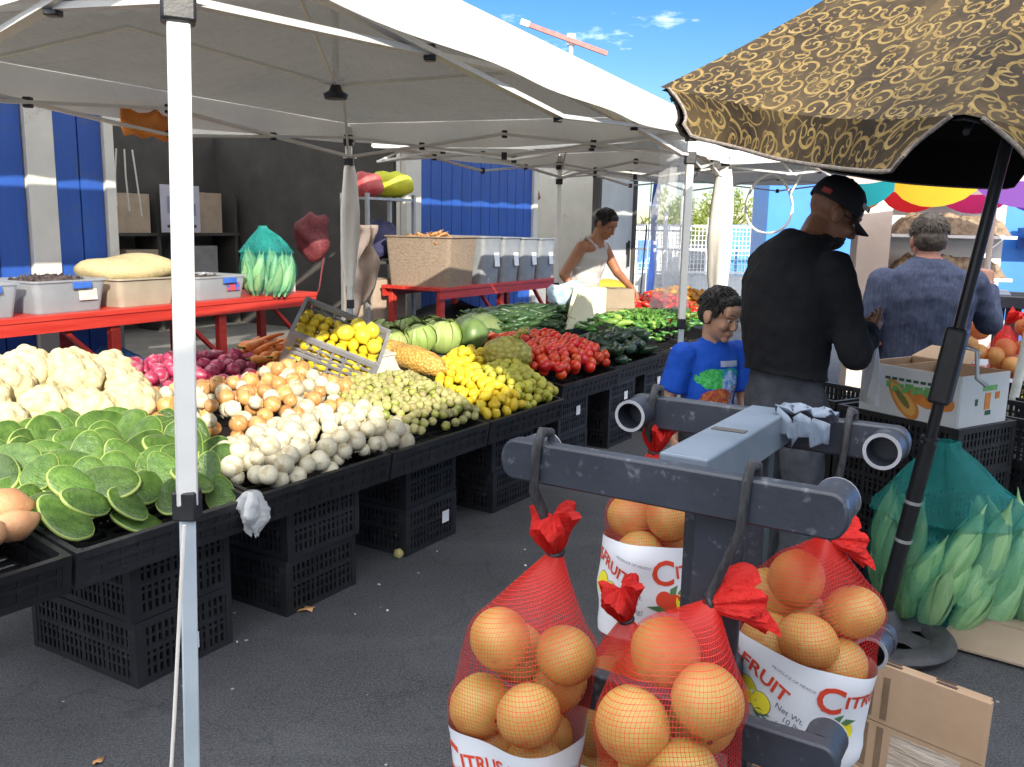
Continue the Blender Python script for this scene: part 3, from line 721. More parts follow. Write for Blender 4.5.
def nopal_me(seed):
    q = MB(); n = 26; rg = random.Random(seed); P = []
    for i in range(n):
        a = 2*math.pi*i/n; x = .118*math.cos(a); w = .078*(1+.14*math.cos(a)); y = w*math.sin(a)
        k = 1+.04*noise.noise(V((math.cos(a)*2+seed, math.sin(a)*2, 0))); P.append((x*k, y*k))
    rings = [(1.0, 0, 1), (.988, .006, 1), (.945, .009, 0), (.7, .014, 0), (.4, .016, 0), (.08, .017, 0)]
    for sgn in (1, -1):
        vs = []; fs = []; ms = []
        for k, z, m_ in rings:
            for x, y in P: vs.append((x*k, y*k, sgn*z+.022*((x*k)**2-.006)/.014*.22+.012*math.sin(y*k*24+seed)*.22))
        o = len(q.v); q.v += vs
        for i in range(len(rings)-1):
            for j in range(n):
                j2 = (j+1) % n; f = (o+i*n+j, o+i*n+j2, o+(i+1)*n+j2, o+(i+1)*n+j); q.f.append(f if sgn > 0 else f[::-1]); q.m.append(1 if i < 2 else 0)
        f = tuple(o+(len(rings)-1)*n+j for j in range(n)); q.f.append(f if sgn > 0 else f[::-1]); q.m.append(0)
    # scraped-off spine spots
    for k in range(16):
        a = rg.uniform(0, 6.28); r = math.sqrt(rg.random())*.8; q.ell((.11*r*math.cos(a), .072*r*math.sin(a), .0155*(1-r*r*.35)+.0015), (.0032, .0024, .0018), 6, 0)
    return q.mesh('nopal', [NOP, NOPE], 180)
npm = [nopal_me(k) for k in range(5)]
npoly = [(1.55, 2.62), (2.16, 2.60), (2.34, 2.84), (2.40, 3.22), (2.10, 3.40), (1.50, 3.34)]
for ly, (spc, dz) in enumerate(((.088, .018), (.12, -.03))):
    for s, t_ in darts(npoly, spc, 5000, 81+ly):
        b = .05*min(1, edge_d((s, t_), npoly)/.12)
        f = (t_-2.5)
        o = objm('nopal_pad', random.choice(npm), None, MK(s, t_, surf(s, t_)+b+dz+ru(-.01, .02)), None, ru(.62, .92))
        nrm = (MK(0, -1)*ru(.3, 1.9)+MK(ru(-.9, .4), 0)+V((0, 0, ru(.7, 1.1)))).normalized()
        qd = nrm.to_track_quat('Z', 'Y') @ Euler((0, 0, ru(0, 6.28))).to_quaternion(); o.rotation_euler = qd.to_euler()
        tag(o, 'flat green cactus pad in the nopal heap behind the nearest leg', 'nopal', 'nopal pads in the heap')
# cauliflowers
CAU = M('cauliflower curd', (.56, .47, .26), (.64, .56, .34), 26, .75, .5, 90, vary=.1)
def cauli_me(seed):
    rg = random.Random(seed); q = MB(); q.ell((0, 0, -.01), (.105, .105, .085), 16)
    for k in range(46):
        z = rg.uniform(-.25, 1); a = rg.uniform(0, 6.28); rr = math.sqrt(max(0, 1-z*z)); q.ell((.095*rr*math.cos(a), .095*rr*math.sin(a), .080*z), (rg.uniform(.026, .042),)*3, 8)
    me = remesh(q, 'cauliflower', CAU, .006, 3, [(.012, .005)]); return me
cm = [cauli_me(k) for k in range(3)]
cp = [(1.62, 3.46), (2.40, 3.38), (2.62, 3.80), (2.40, 4.10), (1.70, 4.06)]
for ly, (dz, sp) in enumerate(((.035, .15),)):
    for s, t_ in darts(cp, sp, 4000, 90+ly):
        b = .065*min(1, edge_d((s, t_), cp)/.16)
        tag(objm('cauliflower', random.choice(cm), None, MK(s, t_, surf(s, t_)+dz+b), Euler((ru(-.5, .5), ru(-.5, .5), ru(0, 6))), ru(.85, 1.08)), 'large pale cream cauliflower in the mound behind the nopal pads', 'cauliflower', 'cauliflowers in the mound')
# sweet potatoes at the near end
SWP = M('sweet potato skin', (.52, .25, .11), (.62, .34, .17), 14, .6, .3, 50, vary=.25)
spm = [pod_me(SWP, .20, .052, 30+k, .06, lambda f: math.sin(math.pi*min(.97, max(.06, f)))**.7) for k in range(3)]
for k in range(len(spm)): spm[k].materials[1] = SWP
for s, t_ in darts([(.9, 2.58), (1.42, 2.58), (1.44, 2.90), (.9, 2.95)], .085, 3000, 95):
    tag(objm('sweet_potato', random.choice(spm), None, MK(s, t_, surf(s, t_)+.05+ru(0, .03)), Euler((ru(-.3, .3), ru(-.3, .3), RZ+ru(-.6, 1.2))), ru(.85, 1.15)), 'tan orange sweet potato in the nearest tray corner', 'sweet potato', 'sweet potatoes in the nearest tray')
# carrots behind the onions
CAR = M('carrot skin', (.62, .17, .03), (.72, .26, .06), 20, .5, .25, 60, stretch=(3, 1, 1), vary=.25)
cam_ = [pod_me(CAR, .24, .028, 40+k, .04, lambda f: (1-.78*f)*min(1, .5+f*8)) for k in range(2)]
for s, t_ in darts([(3.42, 3.66), (3.86, 3.58), (4.0, 3.80), (3.50, 3.96)], .06, 3000, 97):
    tag(objm('carrot', random.choice(cam_), None, MK(s, t_, surf(s, t_)+.055+ru(0, .05)), Euler((ru(-.15, .15), ru(-.35, .1), RZ+ru(-.5, .5))), ru(1, 1.25)), 'fat orange carrot in the row behind the yellow onions', 'carrot', 'carrots behind the onions')
# cabbages
CAB = M('cabbage leaf', (.28, .38, .09), (.44, .50, .20), 7, .5, .4, 22, stretch=(1, 1, .35), vary=.3)
def cabbage_me(seed):
    rg = random.Random(seed); q = MB(); q.lathe([(r*1.0, z) for r, z in sphprof(.098, 12, .92)], 22)
    for k in range(7):
        a0 = k*.9+seed; G = []
        for i in range(9):
            f = i/8; row = []
            for j in range(9):
                g_ = j/8-.5; th = math.pi*(.95-.78*f); ph = a0+g_*1.7*(1-.25*f)
                rr = .103+.006*f+.010*abs(g_)**1.5*4*f+.004*math.sin(g_*20+f*7)
                row.append(V((rr*math.sin(th)*math.cos(ph), rr*math.sin(th)*math.sin(ph), rr*.95*math.cos(th))))
            G.append(row)
        q.grid(G)
    return q.mesh('cabbage', CAB, 180)
cb = [cabbage_me(k) for k in range(3)]
for k, (s, t_) in enumerate([(4.12, 3.62), (4.34, 3.60), (4.56, 3.56), (4.78, 3.54), (4.22, 3.80), (4.46, 3.78), (4.70, 3.76), (4.90, 3.72)]):
    tag(objm('cabbage', cb[k % 3], None, MK(s, t_, surf(s, t_)+.075+ru(-.01, .03)), Euler((ru(-.6, .6), ru(-.6, .6), ru(0, 6))), ru(.9, 1.2)), 'pale green round cabbage in the row behind the grey lemon crate', 'cabbage', 'cabbages behind the lemons')
# white foam box under the cabbages
q = MB(); q.box((0, 0, .05), (.42, .26, .10)); q.box((0, 0, .108), (.44, .28, .014))
tag(q.build('foam_box', CLOTHW, None, 0, loc=MK(4.0, 3.42, .735), rotz=RZ, bevel=.006), 'low white foam box between the tilted crate and the cabbages', 'box')
# melons and squash
MEL = M('green melon rind', (.06, .12, .03), (.16, .24, .07), 9, .4, .1, 40, stretch=(1, 1, .3))
SQU = M('grey green squash rind', (.10, .16, .05), (.20, .25, .10), 12, .55, .3, 30)
q = bumpy(sphprof(.115, 14, 1.0), 22, 2, 0, 0, .03); q.tube([(0, 0, .11), (.005, 0, .125), (.012, .004, .14)], [.008, .006, .005], 6)
tag(q.build('watermelon', MEL, None, 180, loc=MK(4.98, 3.44, .845)), 'round green watermelon beside the red tomatoes', 'melon')
q = bumpy(sphprof(.10, 14, 1.0), 22, 7, 0, 0, .03); tag(q.build('watermelon', MEL, None, 180, loc=MK(4.93, 3.66, .85)), 'darker green watermelon half hidden behind the round one', 'melon')
q = bumpy(sphprof(.19, 14, .62), 28, 4, 10, .05, .03); q.tube([(0, 0, .11), (.01, 0, .14), (.03, 0, .155)], [.02, .014, .012], 8)
tag(q.build('squash', SQU, None, 180, loc=MK(5.50, 3.74, .82)), 'wide ribbed grey green squash behind the tomato heap', 'squash')
# net sacks: two of ears-like yellow fruit, one of limes
m = bpy.data.materials.new('yellow net sack'); t = nt(m); vec = coord(t); vo = N(t, 'ShaderNodeTexVoronoi'); vo.inputs['Scale'].default_value = 62; L(t, vec, vo.inputs['Vector'])
col = ramp(t, vo.outputs['Distance'], [(.15, (.72, .50, .14)), (.6, (.50, .27, .05))]); finish(t, col, .55, math_(t, 'MULTIPLY', vo.outputs['Distance'], -1), .8, .008)
YNS = m
def net_sack(name, label, mat, p, rz, ln, r, grp=None, tilt=0):
    q = MB(); n = 20; P = []
    for i in range(22):
        f = i/21; rr = r*(math.sin(math.pi*(.06+.86*f))**.55)*(1-.25*f)+.004
        if f > .9: rr = r*.22
        P.append([V((ln*(f-.5), rr*math.cos(a)*(1+.05*math.sin(f*30+a*5)), rr*.92*math.sin(a)*(1+.05*math.cos(f*26+a*6)))) for a in [2*math.pi*k/n for k in range(n)]])
    q.grid(P, closeu=True); q.poly(P[0][::-1]); q.poly(P[-1])
    o = q.build(name, mat, None, 180, loc=p); o.rotation_euler = (0, tilt, rz); return tag(o, label, 'net sack', grp)
net_sack('net_sack', 'bulging yellow net sack lying on the lemons, upper of two', YNS, MK(4.12, 3.42, .825), R(-30), .34, .085)
net_sack('net_sack', 'yellow net sack with its tail hanging over the lemons, lower of two', YNS, MK(4.06, 3.16, .805), R(-28), .38, .088, tilt=.22)
m = bpy.data.materials.new('lime net sack'); t = nt(m); vec = coord(t); vo = N(t, 'ShaderNodeTexVoronoi'); vo.inputs['Scale'].default_value = 26; L(t, vec, vo.inputs['Vector'])
col = ramp(t, vo.outputs['Distance'], [(.2, (.50, .46, .10)), (.75, (.30, .27, .05))]); finish(t, col, .5, math_(t, 'MULTIPLY', vo.outputs['Distance'], -1), 1.0, .02)
q = MB(); q.ell((0, 0, 0), (.16, .12, .12), 24)
for i, p in enumerate(q.v): q.v[i] = tuple(V(p)*(1+.12*noise.noise(V(p)*16)))
q.tube([(.05, 0, .10), (.08, -.02, .15), (.13, -.04, .16)], [.03, .012, .03], 8)
tag(q.build('net_sack', m, None, 180, loc=MK(4.80, 3.04, .77)), 'round net sack packed with limes in front of the tomatoes', 'net sack')
# tilted grey crate of lemons
GREYC = M('grey plastic crate', (.20, .20, .21), (.27, .27, .28), 8, .45, .1, 40)
me = crate_mb(.50, .34, .27, .072).mesh('crate', GREYC, 0)
cr = objm('plastic_crate', me, None, MK(3.66, 3.50, .79)); cr.rotation_euler = Euler((R(30), R(22), R(8)), 'XYZ'); tag(cr, 'tilted grey plastic crate spilling yellow lemons onto the display', 'crate')
o = objm('paper_sticker', STK, cr, (.02, -.181, .075)); o.scale = (1.6, 1, .7)
bpy.context.view_layer.update(); CM = Euler((R(30), R(22), R(8)), 'XYZ').to_matrix()
yq = [lemon_me(M('yellow squash skin', (.76, .58, .03), (.82, .66, .06), 8, .4, vary=.1), 70+k, 1.0) for k in range(2)]
rg = random.Random(5)
for i in range(8):
    for j in range(5):
        for z in (.05, .10, .15, .20):
            if z < .18 and 0 < j < 4: continue
            lp = V((-.21+i*.06+rg.uniform(-.01, .01), -.135+j*.062+rg.uniform(-.01, .01), z+rg.uniform(-.008, .008)))
            tag(objm('lemon', random.choice(lm), None, MK(3.66, 3.50, .79)+CM @ lp, Euler((ru(0, 6), ru(0, 6), 0)), ru(.95, 1.12)), 'yellow lemon packed inside the tilted grey crate', 'lemon', 'lemons in the grey crate')
for k, (x, y) in enumerate(((.02, 0), (.11, .03), (.19, -.02), (.07, .10), (.15, .1))):
    tag(objm('yellow_squash', yq[k % 2], None, MK(3.66, 3.50, .79)+CM @ V((x, y, .265)), Euler((ru(0, 6), ru(0, 6), 0)), ru(1.5, 1.9)), 'fat bright yellow squash heaped on top of the grey crate', 'squash', 'yellow squashes on the grey crate')
# crumpled white bag on the tray edge
q = MB(); P = []
for i in range(30):
    f = i/29; r = .014+.050*math.sin(math.pi*min(1, f*1.05))**.7*(1-.25*f); row = []
    for k in range(40):
        a = 2*math.pi*k/40; w_ = 1+.30*math.sin(a*3+f*5)+.34*noise.noise(V((math.cos(a)*2.2, math.sin(a)*2.2, f*5)))+.16*noise.noise(V((math.cos(a)*6, math.sin(a)*6, f*14)))
        row.append(V((r*w_*math.cos(a)+.02*f, r*w_*.62*math.sin(a), .06-.17*f+.014*math.sin(a*4)*f)))
    P.append(row)
q.grid(P, closeu=True)
tag(q.build('plastic_bag', M('white bag film', (.68, .69, .68), (.76, .77, .77), 10, .35, .6, 30, trans=(.3, (.8, .8, .8))), None, 60, loc=MK(2.16, 2.46, .565), rotz=RZ), 'crumpled white plastic bag tied to the tray edge beside the nopals', 'bag')
for (s, t_, z), lb in (((5.68, 2.755, .57), 'strip of white paper on the tomato tray corner'), ((7.0, 2.83, .60), 'strip of white paper on the green chile tray')):
    q = MB(); G = [[V((x, -.012-.01*math.sin(i), -.025*i)) for x in (-.02, .02)] for i in range(6)]; q.grid(G); o = q.build('paper_strip', CLOTHW, None, 60, loc=MK(s, t_, z), rotz=RZ); o.modifiers.new('s', 'SOLIDIFY').thickness = .002; tag(o, lb, 'paper')
# things between the cucumbers and the man in the tank top
q = MB(); q.prism([(-.13, 0, 0), (.13, 0, .02), (.09, 0, .24), (-.02, 0, .28)], (.0, .03, .0)); q.prism([(.13, 0, .02), (.09, 0, .24), (.16, .1, .20), (.20, .1, .0)], (0, .02, 0))
o = q.build('folded_card', M('cream card', (.62, .62, .42), (.70, .69, .50), 5, .7), None, 0, loc=MK(6.28, 3.30, .78), rotz=R(25)); tag(o, 'pale cream folded card standing between tomatoes and cucumbers', 'card')
bx = thing('cream_carton', 'pale cream carton with open flap before the man in the tank top', 'carton', MK(6.75, 3.52, .80), R(20))
q = MB(); q.box((0, 0, .14), (.30, .24, .28)); q.build('carton_body', M('cream carton', (.60, .60, .44), (.68, .68, .52), 5, .7), bx, 0, bevel=.004)
q = MB(); q.prism([(-.15, -.12, .28), (.06, -.12, .28), (-.04, -.28, .12), (-.26, -.25, .05)], (.0, -.006, .004)); q.build('flap', M('cream flap', (.68, .66, .42), (.74, .72, .5), 5, .7), bx, 0)
q = MB(); q.ell((0, 0, .02), (.2, .13, .11), 20)
for i, p in enumerate(q.v): q.v[i] = tuple(V(p)*(1+.35*noise.noise(V(p)*13)))
tag(q.build('plastic_bag', M('pale blue bag film', (.36, .55, .72), (.62, .72, .80), 7, .3, .6, 20, stretch=(1, 1, 2)), None, 50, loc=MK(6.70, 3.62, .99), rotz=R(25)), 'pale blue plastic bag in front of the man in the tank top', 'bag')
q = MB(); q.box((0, 0, .15), (.34, .26, .30)); q.box((0, -.135, .15), (.345, .006, .04)); q.box((0, 0, .303), (.03, .27, .006))
tag(q.build('cardboard_box', CARDD, None, 0, loc=MK(7.22, 3.50, .745), rotz=R(20), bevel=.004), 'plain brown carton between the cream carton and red peppers', 'carton')
q = MB(); q.ell((0, 0, 0), (.24, .15, .12), 20)
for i, p in enumerate(q.v): q.v[i] = tuple(V(p)*(1+.2*noise.noise(V(p)*9)))
tag(q.build('yellow_sack', M('mustard sack', (.50, .34, .03), (.60, .42, .05), 14, .7, .4, 30), None, 60, loc=MK(8.05, 3.92, .95), rotz=R(20)), 'mustard yellow sack lying behind the red peppers', 'sack')
HERB = M('leafy herb', (.06, .17, .025), (.14, .28, .05), 14, .6, vary=.4)
def leaf_blob(n, rx, ry, rz_, sz, seed, mat=HERB):
    rg = random.Random(seed); q = MB()
    for k in range(n):
        a = rg.uniform(0, 6.28); z = rg.uniform(-.5, 1); r = math.sqrt(max(0, 1-z*z))*(.55+.45*rg.random())
        p = V((rx*r*math.cos(a), ry*r*math.sin(a), rz_*z*(.6+.4*rg.random()))); d = V((rg.uniform(-1, 1), rg.uniform(-1, 1), rg.uniform(-.6, 1))).normalized(); e = d.orthogonal().normalized(); s_ = sz*rg.uniform(.6, 1.4)
        q.poly([p, p+d*s_*.5+e*s_*.35, p+d*s_, p+d*s_*.5-e*s_*.35])
    return q
for k, (s, t_, z, lb) in enumerate(((6.95, 3.06, .80, 'bunch of leafy green herbs lying on the green chile heap'), (9.25, 2.95, .78, 'dark leafy bunch at the far end of the display'))):
    tag(leaf_blob(260, .19, .15, .09, .06, k+3).build('herb_bunch', HERB, None, 0, loc=MK(s, t_, z)), lb, 'herbs')
# ------------------------------------------------------------------ people
def skin_mat(name, c, d):
    m = bpy.data.materials.new(name); t = nt(m); vec = coord(t)
    col = ramp(t, noise_(t, vec, 9, 4), [(.35, d), (.65, c)]); finish(t, col, .48, noise_(t, vec, 160, 2), .12, .002, .45, sub=.08); return m
def hair_mat(name, c, d):
    return M(name, c, d, 60, .6, .7, 90, stretch=(1, 1, .35), bdist=.006)
def hand(q, w, d, nrm, side, curl, sc=1.0):
    w, d, nrm = V(w), V(d).normalized(), V(nrm); nrm = (nrm-d*nrm.dot(d)).normalized(); l = d.cross(nrm)*side
    q.cap(w-d*.01*sc, (.026*sc, .020*sc), w+d*.072*sc, (.040*sc, .015*sc), 12, lat=l, fl=.9)
    for k, ln in enumerate((.066, .075, .071, .056)):
        p = w+d*(.078-.004*abs(k-1.2))*sc+l*(1.5-k)*.0195*sc; a = .12*curl; dd = d
        for sg, rr in ((.44, .0092), (.32, .0085), (.24, .0075)):
            a += curl*.9; dd = d*math.cos(a)+nrm*math.sin(a)+l*.05*(1.5-k); dd.normalize(); p2 = p+dd*ln*sg*sc*1.05
            q.cap(p, rr*sc, p2, rr*.94*sc, 8); p = p2
    p = w+d*.022*sc+l*.030*sc; dd = (d*.65+l*.62+nrm*.35).normalized(); p2 = p+dd*.042*sc; q.cap(p, .0125*sc, p2, .0105*sc, 8)
    dd = (d*.85+l*.15+nrm*(.3+.5*curl)).normalized(); q.cap(p2, .0105*sc, p2+dd*.032*sc, .0088*sc, 8)
def head_prims(q, Mx, sc=1.0, child=False, heavy=0):
    def e(c, r): q.ell(Mx @ (V(c)*sc), [x*sc for x in r], 16, 0, Mx.to_3x3())
    def cp(a, ra, b, rb): q.cap(Mx @ (V(a)*sc), ra*sc, Mx @ (V(b)*sc), rb*sc, 10)
    e((0, -.012, .032), (.076, .095, .088)); e((0, .030, -.04), (.060+heavy, .062, .074)); e((0, .02, -.07), (.052+heavy, .055, .045))
    e((0, .070, -.098), (.024, .020, .018)); e((0, .066, .045), (.056, .034, .04))
    for s in (-1, 1):
        e((s*.038, .072, -.030), (.026, .020, .024)); e((s*.081, -.006, -.012), (.012, .022, .034)); e((s*.088, -.016, -.002), (.007, .016, .026))
        e((s*.011, .104, -.036), (.009, .010, .008)); cp((s*.016, .092, .028), .011, (s*.046, .078, .026), .010)
    if child: cp((0, .096, .004), .009, (0, .108, -.030), .0115)
    else: cp((0, .094, .014), .009, (0, .116, -.030), .0125)
    cp((-.018, .090, -.062), .0065, (.018, .090, -.062), .0065); cp((-.015, .089, -.074), .0072, (.015, .089, -.074), .0072)
def face_parts(root, Mx, sc, eye_mat, brow_mat, lip_mat):
    for s in (-1, 1):
        q = MB(); q.ell(Mx @ (V((s*.031, .0865, .004))*sc), (.0135*sc, .006*sc, .006*sc), 10, 0, Mx.to_3x3()); q.ell(Mx @ (V((s*.031, .0905, .003))*sc), (.006*sc, .004*sc, .0055*sc), 8, 1, Mx.to_3x3())
        q.build('eye', [eye_mat, BLACKP], root, 180)
        q = MB(); q.tube([Mx @ (V((s*a, b, c))*sc) for a, b, c in ((.016, .1005, .031), (.030, .0965, .036), (.047, .084, .034))], [.0018*sc, .0026*sc, .0014*sc], 6); q.build('eyebrow', brow_mat, root, 180)
    q = MB(); q.tube([Mx @ (V((a, b, -.068))*sc) for a, b in ((-.022, .088), (-.01, .0965), (.01, .0965), (.022, .088))], [.002*sc, .0045*sc, .0045*sc, .002*sc], 6); q.build('lips', lip_mat, root, 180)
EYEW = M('eye white', (.62, .60, .56), (.66, .64, .60), 8, .3)
def head_matrix(c, yaw=0, pitch=0, roll=0): return Matrix.Translation(V(c)) @ Euler((pitch, roll, yaw), 'XYZ').to_matrix().to_4x4()
def rows(q, R_, m=0, n=22):
    q.tube([(x, y, z) for x, y, z, a, b in R_], [(a, b) for *_, a, b in R_], n, m, True, lat=(1, 0, 0))
def foot(q, a, sc=1.0):
    a = V(a); q.cap((a.x, a.y-.03*sc, .045*sc), .042*sc, (a.x, a.y+.14*sc, .034*sc), .040*sc, 12)
X = V((1, 0, 0))

def person(label, base, facing, J, mats, opts):
    d = V((facing[0], facing[1], 0)).normalized(); rz = math.atan2(-d.x, d.y)
    root = thing('person', label, 'person', (base[0], base[1], 0), rz); sc = opts.get('sc', 1.0); g = opts.get('girth', 1.0); vx = opts.get('voxel', .008)
    hm = head_matrix(J['head'], *opts.get('turn', (0, 0, 0))); hs = opts.get('hs', 1.0)
    # body: one continuous figure
    q = MB()
    T = [(x, y, z, a*g-.012, b*g-.012) for x, y, z, a, b in J['torso']]; TB = [(x, y, z, a*g-.034*sc, b*g-.030*sc) for x, y, z, a, b in J['torso'][:-2]]+T[-2:]
    rows(q, TB); q.ell(T[-1][:3], (T[-1][3], T[-1][4], .04*sc), 16)
    nb = V(T[-1][:3]); q.cap(nb-V((0, 0, .06*sc)), (.072*sc, .066*sc), hm @ V((0, -.02, -.06)), .055*hs*(1 if not opts.get('child') else .86), 14)
    head_prims(q, hm, hs, opts.get('child', False), opts.get('heavy', 0))
    for s in ('R', 'L'):
        sh, el, wr = V(J['sh'+s]), V(J['el'+s]), V(J['wr'+s])
        q.cap(sh, .052*sc*g, el, .040*sc, 14); q.cap(el, .041*sc, wr, .027*sc, 14)
        hd, hn, cu = J['hand'+s]; hand(q, wr, hd, hn, (1 if s == 'R' else -1), cu, sc*1.04)
        hp, kn, an = V(J['hip'+s]), V(J['kn'+s]), V(J['an'+s])
        q.cap(hp, .066*sc*g, kn, .046*sc, 14); q.cap(kn, .046*sc, an, .036*sc, 14); foot(q, an, sc)
    q.ell((0, T[0][1], T[0][2]-.03), (T[0][3]-.05*sc, T[0][4]-.045*sc, .09*sc), 14)
    objm('body', remesh(q, 'body', mats['skin'], vx*.85, 3), root)
    face_parts(root, hm, hs, EYEW, mats['hair'], mats['lip'])
    # trousers
    q = MB()
    for s in ('R', 'L'):
        hp, kn, an = V(J['hip'+s]), V(J['kn'+s]), V(J['an'+s])
        leg = opts.get('legw', (.092, .070, .066))
        q.cap(hp+V((0, 0, .02)), leg[0]*sc*g, kn, leg[1]*sc, 16); q.cap(kn, leg[1]*sc, an+V((0, 0, .02)), leg[2]*sc, 16)
    b0 = T[0]; rows(q, [(b0[0], b0[1], b0[2]-.10*sc, b0[3]-.002, b0[4]+.012), (b0[0], b0[1], b0[2], b0[3]-.002, b0[4]+.002), (b0[0], b0[1], opts.get('hem', b0[2])+.06*sc, b0[3]-.008, b0[4]-.008)])
    objm('trousers', remesh(q, 'trousers', mats['trousers'], vx, 3, [(.16*sc, .022*sc), (.05*sc, .012*sc)]), root)
    for s in ('R', 'L'):
        an = J['an'+s]; q = MB(); q.cap((an[0], an[1]-.035*sc, .05*sc), .048*sc, (an[0], an[1]+.15*sc, .042*sc), .045*sc, 14); q.box((an[0], an[1]+.06*sc, .012), (.085*sc, .26*sc, .024)); q.build('shoe', mats['shoe'], root, 60)
    # top
    q = MB(); o1 = opts.get('shirt_off', .020)*sc
    R_ = [(x, y, z, a+o1, b+o1) for x, y, z, a, b in T]
    z0 = opts.get('hem', T[0][2]); R_[0] = (R_[0][0], R_[0][1], z0, R_[0][3]+.010, R_[0][4]+.014)
    if opts.get('tank'):
        top = R_[-1]; R_ = [r for r in R_ if r[2] < opts['tank']]+[(top[0], top[1]-.03, top[2]-.055, .128, .118)]; rows(q, R_)
        for s in ('R', 'L'):
            sx = 1 if s == 'R' else -1; sh = V(J['sh'+s])
            for y0 in (.085, -.075):
                a = V((sx*.095, R_[-1][1]+y0*1.05, R_[-1][2]-.02)); b = V((sh.x*.55, sh.y+.0, top[2]+.012)); q.cap(a, (.030, .018), b, (.026, .016), 10, lat=X)
    else:
        rows(q, R_); q.ell(R_[-1][:3], (R_[-1][3], R_[-1][4], .035*sc), 18)
        for s in ('R', 'L'):
            sh, el, wr = V(J['sh'+s]), V(J['el'+s]), V(J['wr'+s]); sw = opts.get('sleeve', (.070, .060, .046))
            if opts.get('short'):
                e2 = sh+(el-sh)*.72; q.cap(sh, sw[0]*sc, e2, sw[1]*sc, 16, fl=.25); q.ell(sh+V((0, 0, .004)), (sw[0]*sc*.98,)*3, 16); q.cap(sh, sw[0]*sc*.9, V((sh.x*.3, sh.y, sh.z+.03)), .05*sc, 14)
            else:
                q.cap(sh, sw[0]*sc*g, el, sw[1]*sc, 16); q.cap(el, sw[1]*sc, wr-(wr-el).normalized()*.02, sw[2]*sc, 16, fl=.4)
    objm('shirt', remesh(q, 'shirt', mats['shirt'], vx, 3, [(.20*sc, opts.get('fold', .026)*sc), (.055*sc, .012*sc)]), root)
    # hair
    if opts.get('hair') != 'none':
        q = MB(); ns = random.Random(3); hl = opts.get('hairlen', .012)
        def e(c, r): q.ell(hm @ (V(c)*hs), [x*hs for x in r], 18, 0, hm.to_3x3())
        e((0, -.022, .048), (.080+hl*.5, .092+hl*.5, .082+hl)); bk_ = opts.get('back', 1); e((0, -.045+.02*(1-bk_)*5, .0), ((.078+hl*.3)*bk_, (.070+hl*.3)*bk_, .07))
        if opts.get('fringe', True): e((0, .050, .088), (.058, .035, .030+hl*.3))
        for s in (-1, 1): e((s*.070, .022, .035), (.016, .022, .04))
        for k in range(70):
            th = ns.uniform(0, 1.35); ph = ns.uniform(0, 6.28); e((.078*math.sin(th)*math.cos(ph), -.024+.09*math.sin(th)*math.sin(ph), .048+.082*math.cos(th)), (.012, .014, .010+hl*.4))
        objm('hair', remesh(q, 'hair', mats['hair'], vx*.8, 2, [(.02, .010)]), root)
        if opts.get('tufts', True):
            q = MB(); tg = random.Random(9); cs_ = (V((0, -.020, .046)))
            for k in range(800):
                th = math.acos(1-tg.random()*1.05); ph = tg.uniform(0, 6.28); n_ = V((math.sin(th)*math.cos(ph), math.sin(th)*math.sin(ph), math.cos(th)))
                b_ = cs_+V((n_.x*(.080+hl*.5), n_.y*(.093+hl*.5), n_.z*(.083+hl)))
                if b_.y > .055 and b_.z < .085: continue
                d_ = V((n_.x*.55+tg.uniform(-.14, .14), n_.y*.5+.55*n_.z+tg.uniform(-.14, .14), n_.z*.18-.75*(1-n_.z))).normalized(); l_ = tg.uniform(.010, .021)*(1+hl*10)
                q.tube([hm @ ((b_-n_*.006)*hs), hm @ ((b_+d_*l_*.5+n_*.002)*hs), hm @ ((b_+d_*l_+n_*.001)*hs)], [.0034*hs, .0027*hs, .0005], 4)
            q.build('hair_strands', mats['hair'], root, 60)
    return root, hm

HAIRB = hair_mat('black hair', (.010, .008, .007), (.022, .018, .015))
# ---- man in the black sweatshirt, seen from behind his right shoulder
SK1 = skin_mat('brown skin', (.31, .145, .082), (.24, .108, .06))
BLKSH = M('black sweatshirt', (.0075, .008, .010), (.014, .0145, .017), 7, .88, .4, 60, bdist=.006, spec=.25)
JEAN = M('charcoal jeans', (.035, .038, .046), (.072, .076, .088), 7, .85, .4, 70, bdist=.004, detail=6, spec=.2)
J = dict(head=(0, .165, 1.655), torso=[(0, -.01, .98, .165, .125), (0, -.005, 1.08, .168, .13), (0, -.015, 1.25, .188, .148), (0, -.01, 1.39, .205, .148), (0, .01, 1.485, .185, .122), (0, .05, 1.55, .10, .085)],
         shR=(.195, .01, 1.455), shL=(-.195, .03, 1.455), elR=(.265, .08, 1.155), elL=(-.25, .12, 1.15), wrR=(.10, .30, 1.215), wrL=(-.06, .33, 1.20),
         handR=((-.35, .85, .15), (-.7, -.3, .5), .55), handL=((.4, .85, .1), (.6, -.3, .6), .6),
         hipR=(.10, 0, .93), hipL=(-.10, 0, .93), knR=(.115, .02, .50), knL=(-.12, .05, .50), anR=(.13, -.03, .09), anL=(-.13, .03, .09))
r1, hm1 = person('man in black cap and black sweatshirt looking down at his hands', (1.055, 3.42), (.90, .40), J, dict(skin=SK1, hair=HAIRB, lip=M('lip', (.20, .07, .05)), shirt=BLKSH, trousers=JEAN, shoe=BLACKP),
                 dict(turn=(R(-22), R(-31), 0), hem=1.045, hair='none', voxel=.008, heavy=.006, girth=1.03))
CAPM = M('black cap cloth', (.010, .010, .013), (.018, .018, .022), 8, .8, .3, 80, bdist=.004)
q = MB(); prof = [(.100, .012), (.101, .03), (.098, .06), (.088, .088), (.066, .112), (.036, .125), (.006, .129)]
q.lathe([(r, z) for r, z in prof], 28, 0, hm1 @ Matrix.Translation((0, -.010, .012)) @ Matrix.Diagonal((.90, 1.06, 1, 1)), False)
G = []
